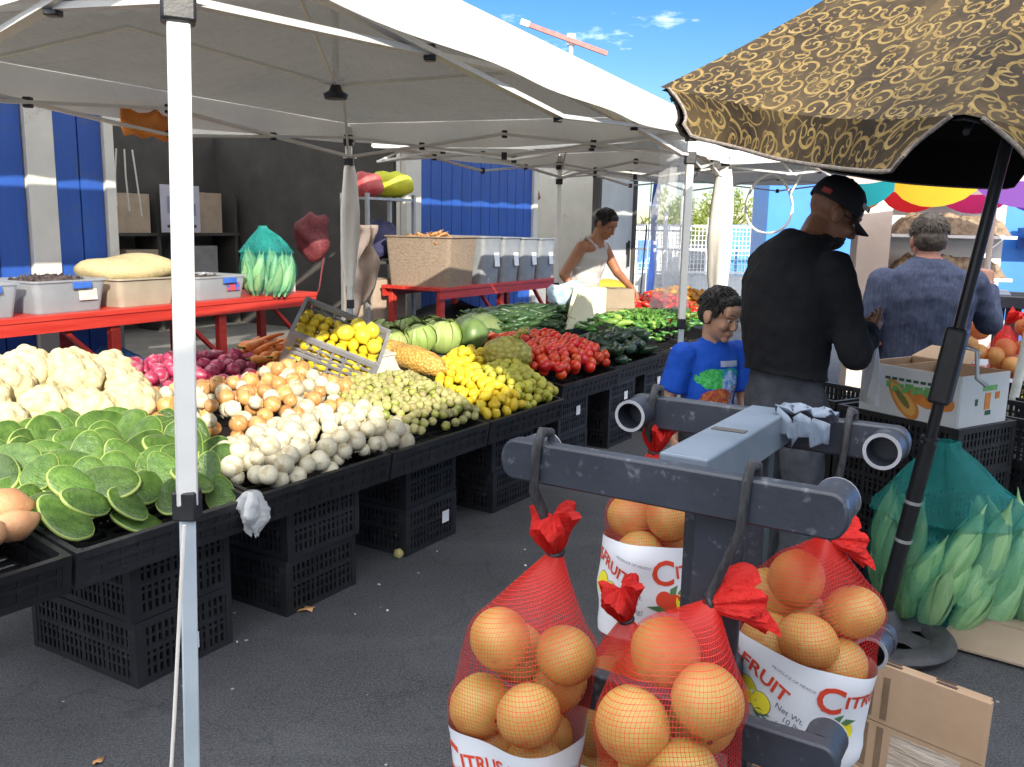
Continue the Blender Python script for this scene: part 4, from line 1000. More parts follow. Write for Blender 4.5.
for i in range(7):
    f = i/6; G.append([hm1 @ V((.080*math.sin(a)*(1+.05*f), .006+.082*math.cos(a)+f*.080*math.cos(a)**.6-.004, .026-.020*f-.026*math.sin(a)**2*f)) for a in [R(-62+124*j/12) for j in range(13)]])
q.grid(G); q.lathe([(.008, .128), (.007, .134), (.001, .136)], 10, 0, hm1 @ Matrix.Translation((0, -.010, .012)))
cp_ = q.build('cap', CAPM, r1, 60); cp_.modifiers.new('s', 'SOLIDIFY').thickness = .004
q = MB(); q.box(hm1 @ V((.052, .078, .075)), (.006, .05, .016), (hm1.to_3x3() @ Euler((0, R(-24), R(33))).to_matrix())); 
for k in range(4): q.box(hm1 @ V((.058-.003*abs(k-1), .062+.010*k, .074)), (.006, .006, .020), (hm1.to_3x3() @ Euler((0, R(-24), R(33))).to_matrix()))
q.build('cap_lettering', LABELW, cp_, 0)
q = MB(); q.box(hm1 @ V((.0665, -.0885, .046)), (.008, .040, .018), (hm1.to_3x3() @ Euler((0, R(-10), R(-50))).to_matrix())); q.build('cap_strap', M('red strap', (.45, .05, .05), (.55, .10, .10), 8, .7), cp_, 0)
q = MB()
for s in (-1, 1): q.tube([hm1 @ V(p) for p in ((s*.082, .0, .004), (s*.078, .06, .006), (s*.052, .100, .005))], .0022, 6); q.tube([hm1 @ V((s*.032+.020*math.cos(a), .105-.004*math.cos(a)*s, .0+.015*math.sin(a))) for a in [k*math.pi/6 for k in range(12)]], .0018, 5, close=True)
q.build('glasses', BLACKP, r1, 60)
q = MB(); q.ell(hm1 @ V((0, .050, -.078)), (.057, .050, .040), 16, 0, hm1.to_3x3()); q.ell(hm1 @ V((0, .086, -.052)), (.028, .014, .007), 10, 0, hm1.to_3x3()); objm('beard', remesh(q, 'beard', M('short beard', (.02, .014, .010), (.05, .032, .024), 90, .9, .5, 120), .006, 2), r1)
# orange fruit and white bag held in his hands
bw = r1.matrix_basis
rot1 = Matrix.Translation(r1.location) @ Matrix.Rotation(r1.rotation_euler.z, 4, 'Z')
pod1 = pod_me(CAR, .15, .020, 77, .05, lambda f: (1-.6*f)*min(1, .5+f*8))
o = objm('carrot', pod1, None, rot1 @ V((.0, .40, 1.20)), (R(20), R(50), 0)); tag(o, 'small orange carrot held by the man in black', 'carrot')
q = MB(); G = []
for i in range(12):
    f = i/11; rr = .014+.042*math.sin(min(1.4, f*1.7)); G.append([V((rr*math.cos(a)*.5*(1+.35*math.sin(a*4+f*5)), rr*math.sin(a)*(1+.25*math.cos(a*3+f*4)), -.26*f)) for a in [k*math.pi/8 for k in range(16)]])
q.grid(G, closeu=True); q.poly(G[-1])
tag(q.build('plastic_bag', M('white carrier film', (.62, .62, .60), (.72, .72, .70), 8, .35, .5, 20, trans=(.3, (.8, .8, .8))), None, 60, loc=rot1 @ V((.02, .42, 1.17))), 'white plastic bag hanging from the hands of the man in black', 'bag')

# ---- boy in the blue shirt
SK2 = skin_mat('light brown skin', (.54, .31, .20), (.46, .245, .15))
m = bpy.data.materials.new('blue printed shirt'); t = nt(m); vec = coord(t); sx = N(t, 'ShaderNodeSeparateXYZ'); L(t, vec, sx.inputs[0])
x_, y_, z_ = sx.outputs
def disc(cx, cz, rx, rz_):
    a = math_(t, 'POWER', math_(t, 'DIVIDE', math_(t, 'SUBTRACT', x_, cx), rx), 2); b = math_(t, 'POWER', math_(t, 'DIVIDE', math_(t, 'SUBTRACT', z_, cz), rz_), 2)
    return math_(t, 'ADD', math_(t, 'ADD', a, b), math_(t, 'MULTIPLY', math_(t, 'SUBTRACT', noise_(t, vec, 34, 3), .5), 1.6))
front = math_(t, 'GREATER_THAN', y_, .03); col = (.012, .085, .50)
nz_ = noise_(t, vec, 55, 3, .7)
for cx, cz, rx, rz_, c1, c2 in ((.03, .935, .075, .045, (.04, .36, .07), (.10, .55, .16)), (-.055, .955, .05, .03, (.02, .25, .30), (.05, .45, .40)), (-.05, .90, .045, .07, (.10, .28, .70), (.45, .60, .80)), (.01, .85, .085, .042, (.40, .06, .03), (.62, .20, .08)), (.02, .795, .022, .035, (.75, .68, .35), (.70, .30, .06)), (-.065, .86, .018, .05, (.55, .62, .75), (.3, .1, .1))):
    f = math_(t, 'MULTIPLY', math_(t, 'LESS_THAN', disc(cx, cz, rx, rz_), 1), front); col = mixc(t, f, col, ramp(t, nz_, [(.42, c1), (.58, c2)]))
bar = math_(t, 'MULTIPLY', math_(t, 'LESS_THAN', math_(t, 'ABSOLUTE', math_(t, 'ADD', x_, .045)), .045), math_(t, 'LESS_THAN', math_(t, 'ABSOLUTE', math_(t, 'SUBTRACT', z_, 1.003)), .013))
col = mixc(t, math_(t, 'MULTIPLY', bar, front), col, (.42, .46, .58))
finish(t, col, .8, noise_(t, vec, 18, 4), .3, .01, .25); BOYSH = m
k_ = .735
def S(p): return tuple(a*k_ for a in p)
J = dict(head=(0, .045, 1.215), torso=[(0, 0, .70, .118, .092), (0, 0, .78, .118, .092), (0, .002, .90, .126, .096), (0, 0, 1.0, .134, .092), (0, -.002, 1.055, .120, .074), (0, 0, 1.095, .062, .055)],
         shR=(.140, -.005, 1.025), shL=(-.140, -.005, 1.025), elR=(.190, -.03, .83), elL=(-.175, .0, .825), wrR=(.185, .03, .665), wrL=(-.165, .085, .66),
         handR=((0, .15, -1), (-1, 0, 0), .25), handL=((0, .2, -1), (1, 0, 0), .25),
         hipR=(.075, 0, .67), hipL=(-.075, 0, .67), knR=(.08, .02, .36), knL=(-.08, .01, .36), anR=(.085, 0, .065), anL=(-.085, -.03, .065))
r2, hm2 = person('boy in a bright blue printed T-shirt beside the man in black', (.895, 4.0), (.30, -.95), J, dict(skin=SK2, hair=HAIRB, lip=M('lip', (.36, .14, .10)), shirt=BOYSH, trousers=M('dark shorts', (.02, .02, .028), (.035, .035, .045), 6, .85, .3), shoe=BLACKP),
                 dict(sc=.735, hs=.90, child=True, turn=(R(22), R(-16), R(-2)), short=True, sleeve=(.088, .092, .06), hem=.655, voxel=.0065, hairlen=.010, fold=.04, shirt_off=.020, girth=.95))

# ---- man in the white tank top
SK3 = skin_mat('tanned skin', (.40, .18, .095), (.33, .14, .07))
m = bpy.data.materials.new('white tank top'); t = nt(m); vec = coord(t); sx = N(t, 'ShaderNodeSeparateXYZ'); L(t, vec, sx.inputs[0])
pr_ = math_(t, 'MULTIPLY', math_(t, 'LESS_THAN', math_(t, 'ABSOLUTE', math_(t, 'SUBTRACT', sx.outputs[2], 1.16)), .07), math_(t, 'GREATER_THAN', noise_(t, vec, 9, 2), .53))
finish(t, mixc(t, pr_, (.50, .48, .46), (.76, .75, .73)), .85, noise_(t, vec, 16, 4), .4, .01); TANK = m
J = dict(head=(0, .20, 1.60), torso=[(0, -.02, .96, .155, .12), (0, -.01, 1.06, .155, .12), (0, .02, 1.20, .172, .13), (0, .06, 1.33, .190, .13), (0, .09, 1.42, .175, .105), (0, .11, 1.475, .085, .075)],
         shR=(.200, .07, 1.40), shL=(-.200, .10, 1.39), elR=(.275, -.06, 1.16), elL=(-.25, .22, 1.17), wrR=(.20, .08, .96), wrL=(-.12, .42, 1.05),
         handR=((-.1, .4, -.9), (-1, 0, 0), .35), handL=((.2, .7, -.55), (.3, -.4, -.7), .4),
         hipR=(.10, 0, .92), hipL=(-.10, 0, .92), knR=(.11, .03, .50), knL=(-.11, .03, .50), anR=(.12, 0, .09), anL=(-.12, 0, .09))
r3, hm3 = person('man in a white tank top bending over the back of the display', (.62, 8.12), (.86, -.50), J, dict(skin=SK3, hair=HAIRB, lip=M('lip', (.30, .10, .07)), shirt=TANK, trousers=M('blue jeans', (.05, .08, .14), (.08, .12, .2), 6, .85, .3), shoe=BLACKP),
                 dict(turn=(R(-12), R(-30), 0), tank=1.36, hem=.93, voxel=.010, hairlen=.006, girth=1.06))

# ---- older man in the indigo shirt
SK4 = skin_mat('ruddy skin', (.42, .20, .13), (.36, .15, .09))
m = bpy.data.materials.new('indigo shirt'); t = nt(m)
n1 = noise_(t, coord(t, 'Object', (9, 9, 1.2)), 9, 4, .7); n2 = noise_(t, coord(t), 5, 4)
col = mixc(t, ramp(t, n1, [(.38, 0), (.64, 1)]), (.046, .056, .098), (.078, .090, .142)); finish(t, col, .85, n2, .5, .02, .2); INDIGO = m
J = dict(head=(0, .07, 1.545), torso=[(0, 0, .90, .19, .15), (0, .01, 1.0, .200, .165), (0, .01, 1.14, .212, .165), (0, 0, 1.26, .225, .150), (0, .01, 1.365, .205, .118), (0, .03, 1.435, .10, .085)],
         shR=(.220, .02, 1.33), shL=(-.220, .02, 1.33), elR=(.345, .08, 1.13), elL=(-.285, -.02, 1.06), wrR=(.375, .21, 1.315), wrL=(-.255, .16, .93),
         handR=((.0, .25, 1), (-.3, 1, -.2), 1.15), handL=((.2, .7, -.5), (1, 0, 0), .5),
         hipR=(.11, 0, .86), hipL=(-.11, 0, .86), knR=(.12, .02, .46), knL=(-.12, .02, .46), anR=(.13, 0, .09), anL=(-.13, 0, .09))
r4, hm4 = person('grey haired man in an indigo shirt seen from behind, right fist raised', (2.16, 4.72), (.12, .99), J, dict(skin=SK4, hair=hair_mat('grey brown hair', (.035, .025, .018), (.11, .082, .06)), lip=M('lip', (.30, .12, .09)), shirt=INDIGO, trousers=JEAN, shoe=BLACKP),
                 dict(turn=(0, R(-10), 0), hem=.80, voxel=.009, hairlen=.014, girth=1.05, sleeve=(.074, .068, .050), fold=.03, fringe=False))
# ------------------------------------------------------------------ rack that the fruit bags hang from
RACK = M('slate powder coat', (.020, .025, .036), (.031, .037, .051), 7, .42, .08, 60, dirt=((.16, .17, .19), 26, .58))
RACKL = M('bare steel rim', (.28, .29, .31), (.36, .37, .39), 20, .4, .05)
STRAP = M('black bungee strap', (.012, .012, .014), (.05, .05, .055), 60, .8, .6, 160, stretch=(1, 1, .3))
def rack(label, p, rz):
    rk = thing('bag_rack', label, 'rack', p, rz, 'steel racks hung with fruit bags')
    for z, s0, s1 in ((1.185, 0, .53), (.735, .09, .62)):
        for s, dr, nm in ((s0, 1, 'front_bar'), (s1, -1, 'rear_bar')):
            q = MB(); pts = []; n = 10; hh, hl = .036, .300
            for k in range(n+1): a = math.pi/2-math.pi*k/n; pts.append(V((-.017, hl-.026+.026*math.cos(a), z+hh*math.sin(a))))
            for k in range(n+1): a = -math.pi/2-math.pi*k/n; pts.append(V((-.017, -hl+.026+.026*math.cos(a), z+hh*math.sin(a))))
            q.prism([x+V((s, 0, 0)) for x in pts], (.034, 0, 0)); b = q.build('crossbar', RACK, rk, 30, bevel=.004)
            for y in (-.262, .262):
                q = MB(); mt = Matrix.Translation((s+.018*dr, y, z)) @ Matrix.Rotation(R(90)*dr, 4, 'Y')
                q.lathe([(.035, .0), (.035, .062), (.029, .062), (.029, .004)], 24, 0, mt, False); q.build('pipe_stub', RACK, b, 40)
                q = MB(); q.lathe([(.0354, .0625), (.0287, .0625), (.0287, .0645), (.0354, .0645), (.0354, .0625)], 24, 0, mt, False); q.build('pipe_rim', RACKL, b, 40)
        q = MB(); q.box(((s0+s1)/2, -.03, z+.012), (s1-s0-.036, .085, .070)); bm_ = q.build('centre_beam', M('slate with sky sheen', (.10, .13, .165), (.14, .17, .21), 7, .4, .06, 60) if z > 1 else RACK, rk, 0, bevel=.004)  # upper beam's sky reflection put into a lighter bluish colour
        q = MB(); q.box(((s0+s1)/2-.02, -.03, z+.0475), (.022, .062, .003)); q.build('slot', DARKIN, bm_, 0)
    q = MB(); q.box((.03, -.095, .97), (.010, .085, .38)); q.build('front_plate', RACK, rk, 0, bevel=.003)
    for x in (.12, .46):
        q = MB(); q.box((x, -.03, .58), (.045, .045, 1.16)); q.build('post', RACK, rk, 0, bevel=.004)
        q = MB(); q.box((x, -.03, .03), (.07, .66, .06)); q.build('foot', RACK, rk, 0, bevel=.006)
    return rk
rk1 = rack('slate grey steel rack in the foreground hung with grapefruit bags', MK(1.335, .545), RZ)
# film and dark liner wrapped about the rear of the rack
q = MB()
G = [[V((.44+.10*f_, -.06-.10*g_+.008*math.sin(g_*18+f_*9), 1.245-.075*max(0, f_-.55)*2+.008*math.sin(f_*21+g_*13))) for g_ in [j/10 for j in range(11)]] for f_ in [i/10 for i in range(11)]]
q.grid(G); q.grid([[p+V((.0, 0, -.012-.05*i/5+(.01*math.sin(j*1.7+i)))) for j, p in enumerate(G[0])] for i in range(6)])
o = q.build('plastic_wrap', M('silvery film', (.10, .135, .18), (.17, .21, .27), 10, .38, .6, 22, stretch=(1, 2.5, 1)), rk1, 60); o.modifiers.new('s', 'SOLIDIFY').thickness = .003

# ------------------------------------------------------------------ net bags of grapefruit
m = bpy.data.materials.new('grapefruit peel'); t = nt(m); vec = coord(t); oi = N(t, 'ShaderNodeObjectInfo')
col = ramp(t, noise_(t, vec, 11, 4), [(.3, (.40, .265, .055)), (.55, (.48, .365, .10)), (.75, (.40, .235, .06))])
hs = N(t, 'ShaderNodeHueSaturation'); L(t, col, hs.inputs['Color']); L(t, math_(t, 'MULTIPLY_ADD', oi.outputs['Random'], .25, .86), hs.inputs['Value'])
col = mixc(t, ramp(t, noise_(t, vec, 34, 5, .7), [(.62, 0), (.70, .7)]), hs.outputs[0], (.34, .15, .04))
vo = N(t, 'ShaderNodeTexVoronoi'); vo.inputs['Scale'].default_value = 330; L(t, vec, vo.inputs['Vector'])
finish(t, col, .40, vo.outputs['Distance'], .28, .0022, .5, sub=.05); GFM = m
def gf_me(seed):
    prof = [(max(.0006, .059*math.sin(math.pi*i/18)), .055*math.cos(math.pi*i/18)-(.003 if i in (0,) else 0)) for i in range(19)]
    q = bumpy(prof, 28, seed, 0, 0, .035); q.ell((0, 0, .053), (.005, .005, .002), 8, 1); return q.mesh('grapefruit', [GFM, INK], 180)
gfm = [gf_me(k) for k in range(4)]
m = bpy.data.materials.new('red net'); t = nt(m); uvn = N(t, 'ShaderNodeUVMap'); sx = N(t, 'ShaderNodeSeparateXYZ'); L(t, uvn.outputs[0], sx.inputs[0])
a1 = math_(t, 'ABSOLUTE', math_(t, 'SUBTRACT', math_(t, 'FRACT', math_(t, 'ADD', sx.outputs[0], math_(t, 'MULTIPLY', sx.outputs[1], .22))), .5))
a2 = math_(t, 'ABSOLUTE', math_(t, 'SUBTRACT', math_(t, 'FRACT', math_(t, 'SUBTRACT', sx.outputs[1], math_(t, 'MULTIPLY', sx.outputs[0], .12))), .5))
ln = math_(t, 'MAXIMUM', math_(t, 'LESS_THAN', a1, .058), math_(t, 'LESS_THAN', a2, .055))
uv2 = N(t, 'ShaderNodeSeparateXYZ'); um = N(t, 'ShaderNodeUVMap'); 
geo = N(t, 'ShaderNodeTexCoord'); 
dens = N(t, 'ShaderNodeAttribute', attribute_name='bunch')
al = math_(t, 'MAXIMUM', ln, math_(t, 'MULTIPLY_ADD', dens.outputs['Fac'], .74, .035))
finish(t, (.64, .022, .014), .42, None, trans=(.35, (.80, .04, .02)), alpha=al); NETR = m
BOWR = M('red net knot', (.74, .016, .012), (.84, .03, .022), 60, .5, .9, 140, trans=(.35, (.85, .03, .02)))
PRW = M('label white', (.70, .72, .76), (.76, .78, .80), 3, .42); PRR = M('label red', (.62, .05, .02), (.68, .07, .03), 8, .45); PRY = M('label yellow', (.78, .66, .02), (.84, .72, .04), 8, .45)
PRG = M('label green', (.06, .15, .05), (.10, .20, .08), 14, .45); PRI = M('label grey ink', (.10, .11, .13), (.16, .17, .19), 14, .5)
TXT = {}
def tx(body, size, bold=0, shear=0):
    k = (body, size, bold, shear)
    if k not in TXT: TXT[k] = text_geo(*k)
    return TXT[k]
def net_bag(label, tie, fruits, zb, face, art0, band=None, bowdir=(0, 0, 1), flabel='', tilt=0, bandmax=.22, simple=False):
    """tie, fruits: world points; zb: bottom height; face: heading the label is read from"""
    tie = V(tie); Rf = .059; fr = [V(f) for f in fruits]
    ax = sum(fr, V())/len(fr); ax = V((ax.x, ax.y, 0))
    zlow = min(f.z for f in fr)
    rg = random.Random(len(label)); fill = []
    zz = zlow-.085
    while zz > zb+.045:
        for k in range(3): a = k*2.09+zz*20+.4; fill.append(ax+V((.062*math.cos(a), .062*math.sin(a), zz)))
        zz -= .092
    allf = fr+fill; n, mrow = (72, 46) if not simple else (36, 24)
    z1 = tie.z; zs = [zb+(z1-zb)*i/(mrow-1) for i in range(mrow)]
    Rr_ = []
    for j in range(n):
        d = V((math.cos(2*math.pi*j/n), math.sin(2*math.pi*j/n), 0)); raw = []
        for i, z in enumerate(zs):
            c = ax+(V((tie.x, tie.y, 0))-ax)*max(0, min(1, (z-(z1-.17))/.17))**1.5
            best = .012 if i else .03
            for f in allf:
                h2 = (Rf+.0035)**2-(f.z-z)**2
                if h2 <= 0: continue
                e = V((f.x, f.y, 0))-c; b = e.dot(d); disc = b*b-e.length_squared+h2
                if disc > 0: best = max(best, b+math.sqrt(disc))
            raw.append(best)
        raw[-1] = .013; raw[0] = min(raw[0], .05)
        # stretched net: upper concave outline between the fruit and the knot
        hull = []
        for i in range(mrow):
            while len(hull) >= 2 and (raw[hull[-1]]-raw[hull[-2]])*(i-hull[-1]) <= (raw[i]-raw[hull[-1]])*(hull[-1]-hull[-2]): hull.pop()
            hull.append(i)
        full = [0]*mrow
        for a, b in zip(hull, hull[1:]):
            for i in range(a, b+1): full[i] = raw[a]+(raw[b]-raw[a])*(i-a)/(b-a)
        Rr_.append([.55*full[i]+.45*max(raw[i], full[i]*.93) for i in range(mrow)])
    for _ in range(3):
        Rr_ = [[max(Rr_[j][i], .5*(Rr_[j-2][i]+Rr_[(j+2) % n][i])*.995) for i in range(mrow)] for j in range(n)]
        Rr_ = [[.25*Rr_[j-1][i]+.5*Rr_[j][i]+.25*Rr_[(j+1) % n][i] for i in range(mrow)] for j in range(n)]
    def axis(z): return ax+(V((tie.x, tie.y, 0))-ax)*max(0, min(1, (z-(z1-.17))/.17))**1.5
    def rad(ph, z):
        u_ = (ph/(2*math.pi)*n) % n; j = int(u_) % n; f = u_-int(u_); i = max(0, min(mrow-1.001, (z-zb)/(z1-zb)*(mrow-1))); k = int(i); g_ = i-k
        A = Rr_[j][k]*(1-g_)+Rr_[j][k+1]*g_; B = Rr_[(j+1) % n][k]*(1-g_)+Rr_[(j+1) % n][k+1]*g_; return A*(1-f)+B*f
    base = V((ax.x, ax.y, zb))
    bag = thing('fruit_bag', label, 'net bag', base, 0, 'red net bags of grapefruit')
    P = [[axis(zs[i])+V((Rr_[j][i]*math.cos(2*math.pi*j/n), Rr_[j][i]*math.sin(2*math.pi*j/n), zs[i]))-base for j in range(n)] for i in range(mrow)]
    q = MB(); cells = 120; q.grid(P, 0, lambda i, j: (j/n*cells, (zs[min(i, mrow-1)]-zb)/.0068), closeu=True)
    o = q.build('net', NETR, bag, 180)
    at = o.data.attributes.new('bunch', 'FLOAT', 'POINT')
    vals = []
    for i in range(mrow):
        for j in range(n): vals.append(max(0, min(1, (1-Rr_[j][i]/.10)*1.15))**1.2)
    at.data.foreach_set('value', vals)
    # knot and frill
    bd = V(bowdir).normalized()*(.62 if 'rightmost' in label else .78 if 'nearest' in label else .92); q = MB(); rows_ = []; nn = 72; e1 = bd.orthogonal().normalized(); e2 = bd.cross(e1)
    for i in range(9):
        f = i/8; rr = .012+.046*f**.7*(1-.3*f*f); rows_.append([tie-base+bd*(.105*f)+(e1*math.cos(a)+e2*math.sin(a)*.72)*rr*(1+.34*math.sin(a*3+f*3)*f+.16*math.sin(a*11+f*2)*(.4+.6*f)+.08*math.sin(a*23+f*5))+bd*.016*math.sin(a*4+1)*f*f+V((0, 0, -.022*f*f)) for a in [2*math.pi*k/nn for k in range(nn)]])
    q.grid(rows_, closeu=True); q.grid([[p*.0+rows_[8][k]*(1-g_)+(tie-base+bd*.085)*g_ for k, p in enumerate(rows_[8])] for g_ in (0, .5, .95)], closeu=True)
    q.build('knot_frill', BOWR, bag, 60)
    q = MB(); q.tube([tie-base+(e1*math.cos(a)+e2*math.sin(a))*.0145 for a in [k*math.pi/6 for k in range(12)]], .0045, 6, close=True); q.build('twist_tie', BLACKP, bag, 60)
    # printed paper band
    if band:
        zt, zbm = band; q = MB(); nb_ = 96; fh = face
        def S_(ph, z, off):
            a = ph; r = rad(a, z)+off; c = axis(z); return c+V((r*math.cos(a), r*math.sin(a), z))-base
        def ztop(ph): return zt+tilt*math.sin(ph-fh)+.012*math.cos(ph-fh)
        q.grid([[S_(2*math.pi*j/nb_, ztop(2*math.pi*j/nb_)-(zt-zbm)*i/10, .0035) for j in range(nb_)] for i in range(11)], 0, closeu=True)
        Rm = .125
        def put(vs, fs, x, z, ang, mat, off):
            c, s = math.cos(ang), math.sin(ang); W = []
            for v_ in vs:
                X_ = x+v_[0]*c-v_[1]*s; Z_ = z+v_[0]*s+v_[1]*c; ph = fh+X_/Rm; W.append(S_(ph, ztop(ph)+Z_, .0035+off))
            q._add(W, fs, mat)
        def oval(x, z, rx, rz, ang, mat, off):
            vs = [(0, 0)]+[(rx*math.cos(k*math.pi/10), rz*math.sin(k*math.pi/10)) for k in range(20)]; put(vs, [(0, k+1, (k+1) % 20+1) for k in range(20)], x, z, ang, mat, off)
        def leaf(x, z, ln_, w_, ang, off):
            vs = [(0, 0), (ln_*.35, w_), (ln_, 0), (ln_*.35, -w_)]; put(vs, [(0, 1, 2, 3)], x, z, ang, 3, off)
        for rep in range(-2, 3):
            x0 = art0+rep*.315
            if abs(x0)/Rm > 3.0: continue
            put(*tx('C', .082, .0016), x0, -.062, .05, 1, .0012); put(*tx('ITRUS', .040, .0010), x0+.082, -.050, .16, 1, .0012); put(*tx('FRUIT', .040, .0010), x0+.185, -.062, -.40, 1, .0012)
            oval(x0+.022, -.128, .028, .024, 0, 1, .0012); oval(x0+.050, -.124, .018, .024, .2, 2, .0008); oval(x0+.005, -.120, .020, .020, 0, 1, .0010)
            leaf(x0+.018, -.108, .030, .008, .9, .0016); leaf(x0+.012, -.146, .050, .008, 3.0, .0016); leaf(x0+.035, -.104, .032, .008, .3, .0016)
            oval(x0+.150, -.105, .023, .028, .3, 4, .0008); oval(x0+.150, -.105, .0215, .0265, .3, 2, .0012); oval(x0+.182, -.116, .022, .022, -.3, 4, .0009); oval(x0+.182, -.116, .0205, .0205, -.3, 2, .0013)
            leaf(x0+.168, -.136, .046, .009, -.35, .0017); leaf(x0+.168, -.134, .036, .008, .05, .0017)
            put(*tx('Net Wt.', .017), x0-.075, -.112, -.3, 4, .0012); put(*tx('10 lb', .017), x0-.073, -.130, -.3, 4, .0012); put(*tx('(4.54 kg)', .017), x0-.074, -.148, -.3, 4, .0012)
            put(*tx('PRODUCE OF MEXICO', .0085), x0-.072, -.040, -.22, 4, .0012)
        q.build('label_band', [PRW, PRR, PRY, PRG, PRI], bag, 60)
    for f in fr:
        tag(objm('grapefruit', random.choice(gfm), None, f, Euler((ru(0, 6), ru(0, 6), ru(0, 6))), (ru(.93, 1), ru(.93, 1), ru(.9, 1))), flabel, 'grapefruit', 'grapefruits in the '+label.split(' hanging')[0][:40])
    for f in (fill if not simple else fill[:6]):
        tag(objm('grapefruit', random.choice(gfm), None, f, Euler((ru(0, 6), ru(0, 6), ru(0, 6))), (ru(.93, 1), ru(.93, 1), ru(.9, 1))), flabel, 'grapefruit', 'grapefruits in the '+label.split(' hanging')[0][:40])
    return bag
def heading(p): return math.atan2(-p[1], -p[0])       # towards the camera side of the aisle
f1 = [(-.012, 1.50, .868), (.105, 1.495, .842), (.040, 1.425, .765), (-.045, 1.505, .735), (.10, 1.56, .755), (.02, 1.585, .80)]
net_bag('red net bag of grapefruits on the front bar, leftmost of the hanging bags', (.085, 1.55, 1.015), f1, .43, heading((.04, 1.5)), -.17, (.705, .50), (-.1, -.25, 1), 'grapefruit in the leftmost red net bag of the foreground rack')
f2 = [(.255, 1.35, .925), (.305, 1.255, .895), (.195, 1.265, .845), (.27, 1.235, .785), (.21, 1.36, .80), (.32, 1.345, .81)]
net_bag('red net bag of grapefruits with a long twisted top, nearest the camera', (.318, 1.33, 1.02), f2, .44, heading((.26, 1.28)), -.1, (.685, .48), (.55, -.1, .25), 'grapefruit in the nearest net bag with the long twisted top')
f3 = [(.575, 1.70, .912), (.672, 1.645, .868), (.572, 1.600, .828), (.640, 1.605, .772), (.512, 1.655, .800), (.60, 1.72, .815), (.535, 1.735, .86)]
net_bag('red net bag of grapefruits above a full white citrus label, rightmost in the rack', (.615, 1.66, 1.015), f3, .46, heading((.58, 1.66))+.02, .058, (.795, .555), (.9, -.1, .25), 'grapefruit in the rightmost net bag above the white citrus label', tilt=-.028)
f4 = [(.285, 2.02, .930), (.365, 1.97, .945), (.33, 2.06, .86), (.40, 2.04, .87), (.30, 1.96, .855)]
net_bag('red net bag of grapefruits hung from the rear bar, mostly behind the front bar', (.335, 2.03, 1.085), f4, .50, heading((.33, 2.0)), .03, (.885, .66), (.1, -.3, .9), 'grapefruit in the net bag behind the front bar')
f5 = [(.205, 1.73, .66), (.285, 1.70, .70), (.19, 1.70, .575), (.28, 1.78, .61), (.27, 1.66, .60)]
net_bag('low red net bag of grapefruits between the two front bags, half hidden', (.245, 1.74, .80), f5, .30, heading((.24, 1.7)), .0, (.525, .36), (-.2, -.2, .9), 'grapefruit in the low half hidden net bag')
def strap(label, a, b, c, r=.009):
    q = MB(); q.tube([V(a), V(b), V(c)], [r, r*.9, r*.7], 8); tag(q.build('bungee_strap', STRAP, None, 60), label, 'strap', 'black straps holding the bags')
def hang(label, ts, tt_, tie, z=1.185, front=True):
    sd_ = -.024 if front else -.024; a = MK(ts+sd_, tt_, z+.052); b = MK(ts+sd_, tt_, z-.05)
    q = MB(); q.tube([MK(ts+.022, tt_-.004, z-.02), MK(ts+.018, tt_-.003, z+.052), MK(ts-.010, tt_, z+.056), MK(ts-.026, tt_, z+.03), MK(ts-.026, tt_+.004, z-.045), V(tie)+V((0, 0, .012)), V(tie)-V((0, 0, .004))], [(.007, .012)]*6+[.008], 10)
    tag(q.build('bungee_strap', STRAP, None, 60), label, 'strap')
hang('black strap from the front bar to the leftmost net bag', 1.335, .765, (.085, 1.55, 1.02)); hang('black strap from the front bar to the nearest net bag', 1.335, .395, (.318, 1.33, 1.02))
hang('black strap from the rear bar to the rightmost net bag', 1.865, .36, (.615, 1.66, 1.02)); hang('black strap from the rear bar to the bag behind the front bar', 1.865, .78, (.335, 2.03, 1.09))

# ------------------------------------------------------------------ patterned market umbrella
m = bpy.data.materials.new('scroll print cloth'); t = nt(m); uvn = N(t, 'ShaderNodeUVMap')
def scroll(t, vec, sc, K, wdt, rmax, seed):
    mp = N(t, 'ShaderNodeMapping'); mp.inputs['Location'].default_value = (seed, seed*.7, 0); mp.inputs['Scale'].default_value = (sc, sc, sc); L(t, vec, mp.inputs[0])
    vo = N(t, 'ShaderNodeTexVoronoi', voronoi_dimensions='2D'); vo.inputs['Scale'].default_value = 1; vo.inputs['Randomness'].default_value = .75; L(t, mp.outputs[0], vo.inputs['Vector'])
    wob = N(t, 'ShaderNodeVectorMath', operation='SUBTRACT'); L(t, mp.outputs[0], wob.inputs[0]); L(t, vo.outputs['Position'], wob.inputs[1])
    sx = N(t, 'ShaderNodeSeparateXYZ'); L(t, wob.outputs[0], sx.inputs[0]); cs = N(t, 'ShaderNodeSeparateColor'); L(t, vo.outputs['Color'], cs.inputs[0])
    r = vo.outputs['Distance']; a = math_(t, 'DIVIDE', math_(t, 'ARCTAN2', sx.outputs[1], sx.outputs[0]), 2*math.pi)
    dr = math_(t, 'SUBTRACT', math_(t, 'MULTIPLY', math_(t, 'GREATER_THAN', cs.outputs[1], .5), 2), 1)
    f = math_(t, 'FRACT', math_(t, 'ADD', math_(t, 'ADD', math_(t, 'MULTIPLY', math_(t, 'POWER', r, .8), K), math_(t, 'MULTIPLY', a, dr)), cs.outputs[0]))
    tri = math_(t, 'ABSOLUTE', math_(t, 'SUBTRACT', f, .5)); band = math_(t, 'LESS_THAN', tri, wdt)
    # open the curl: leave part of the outer turn out
    op = math_(t, 'FRACT', math_(t, 'ADD', a, cs.outputs[2])); lim = math_(t, 'MULTIPLY_ADD', op, rmax*.45, rmax*.62)
    return math_(t, 'MULTIPLY', band, math_(t, 'LESS_THAN', r, lim))
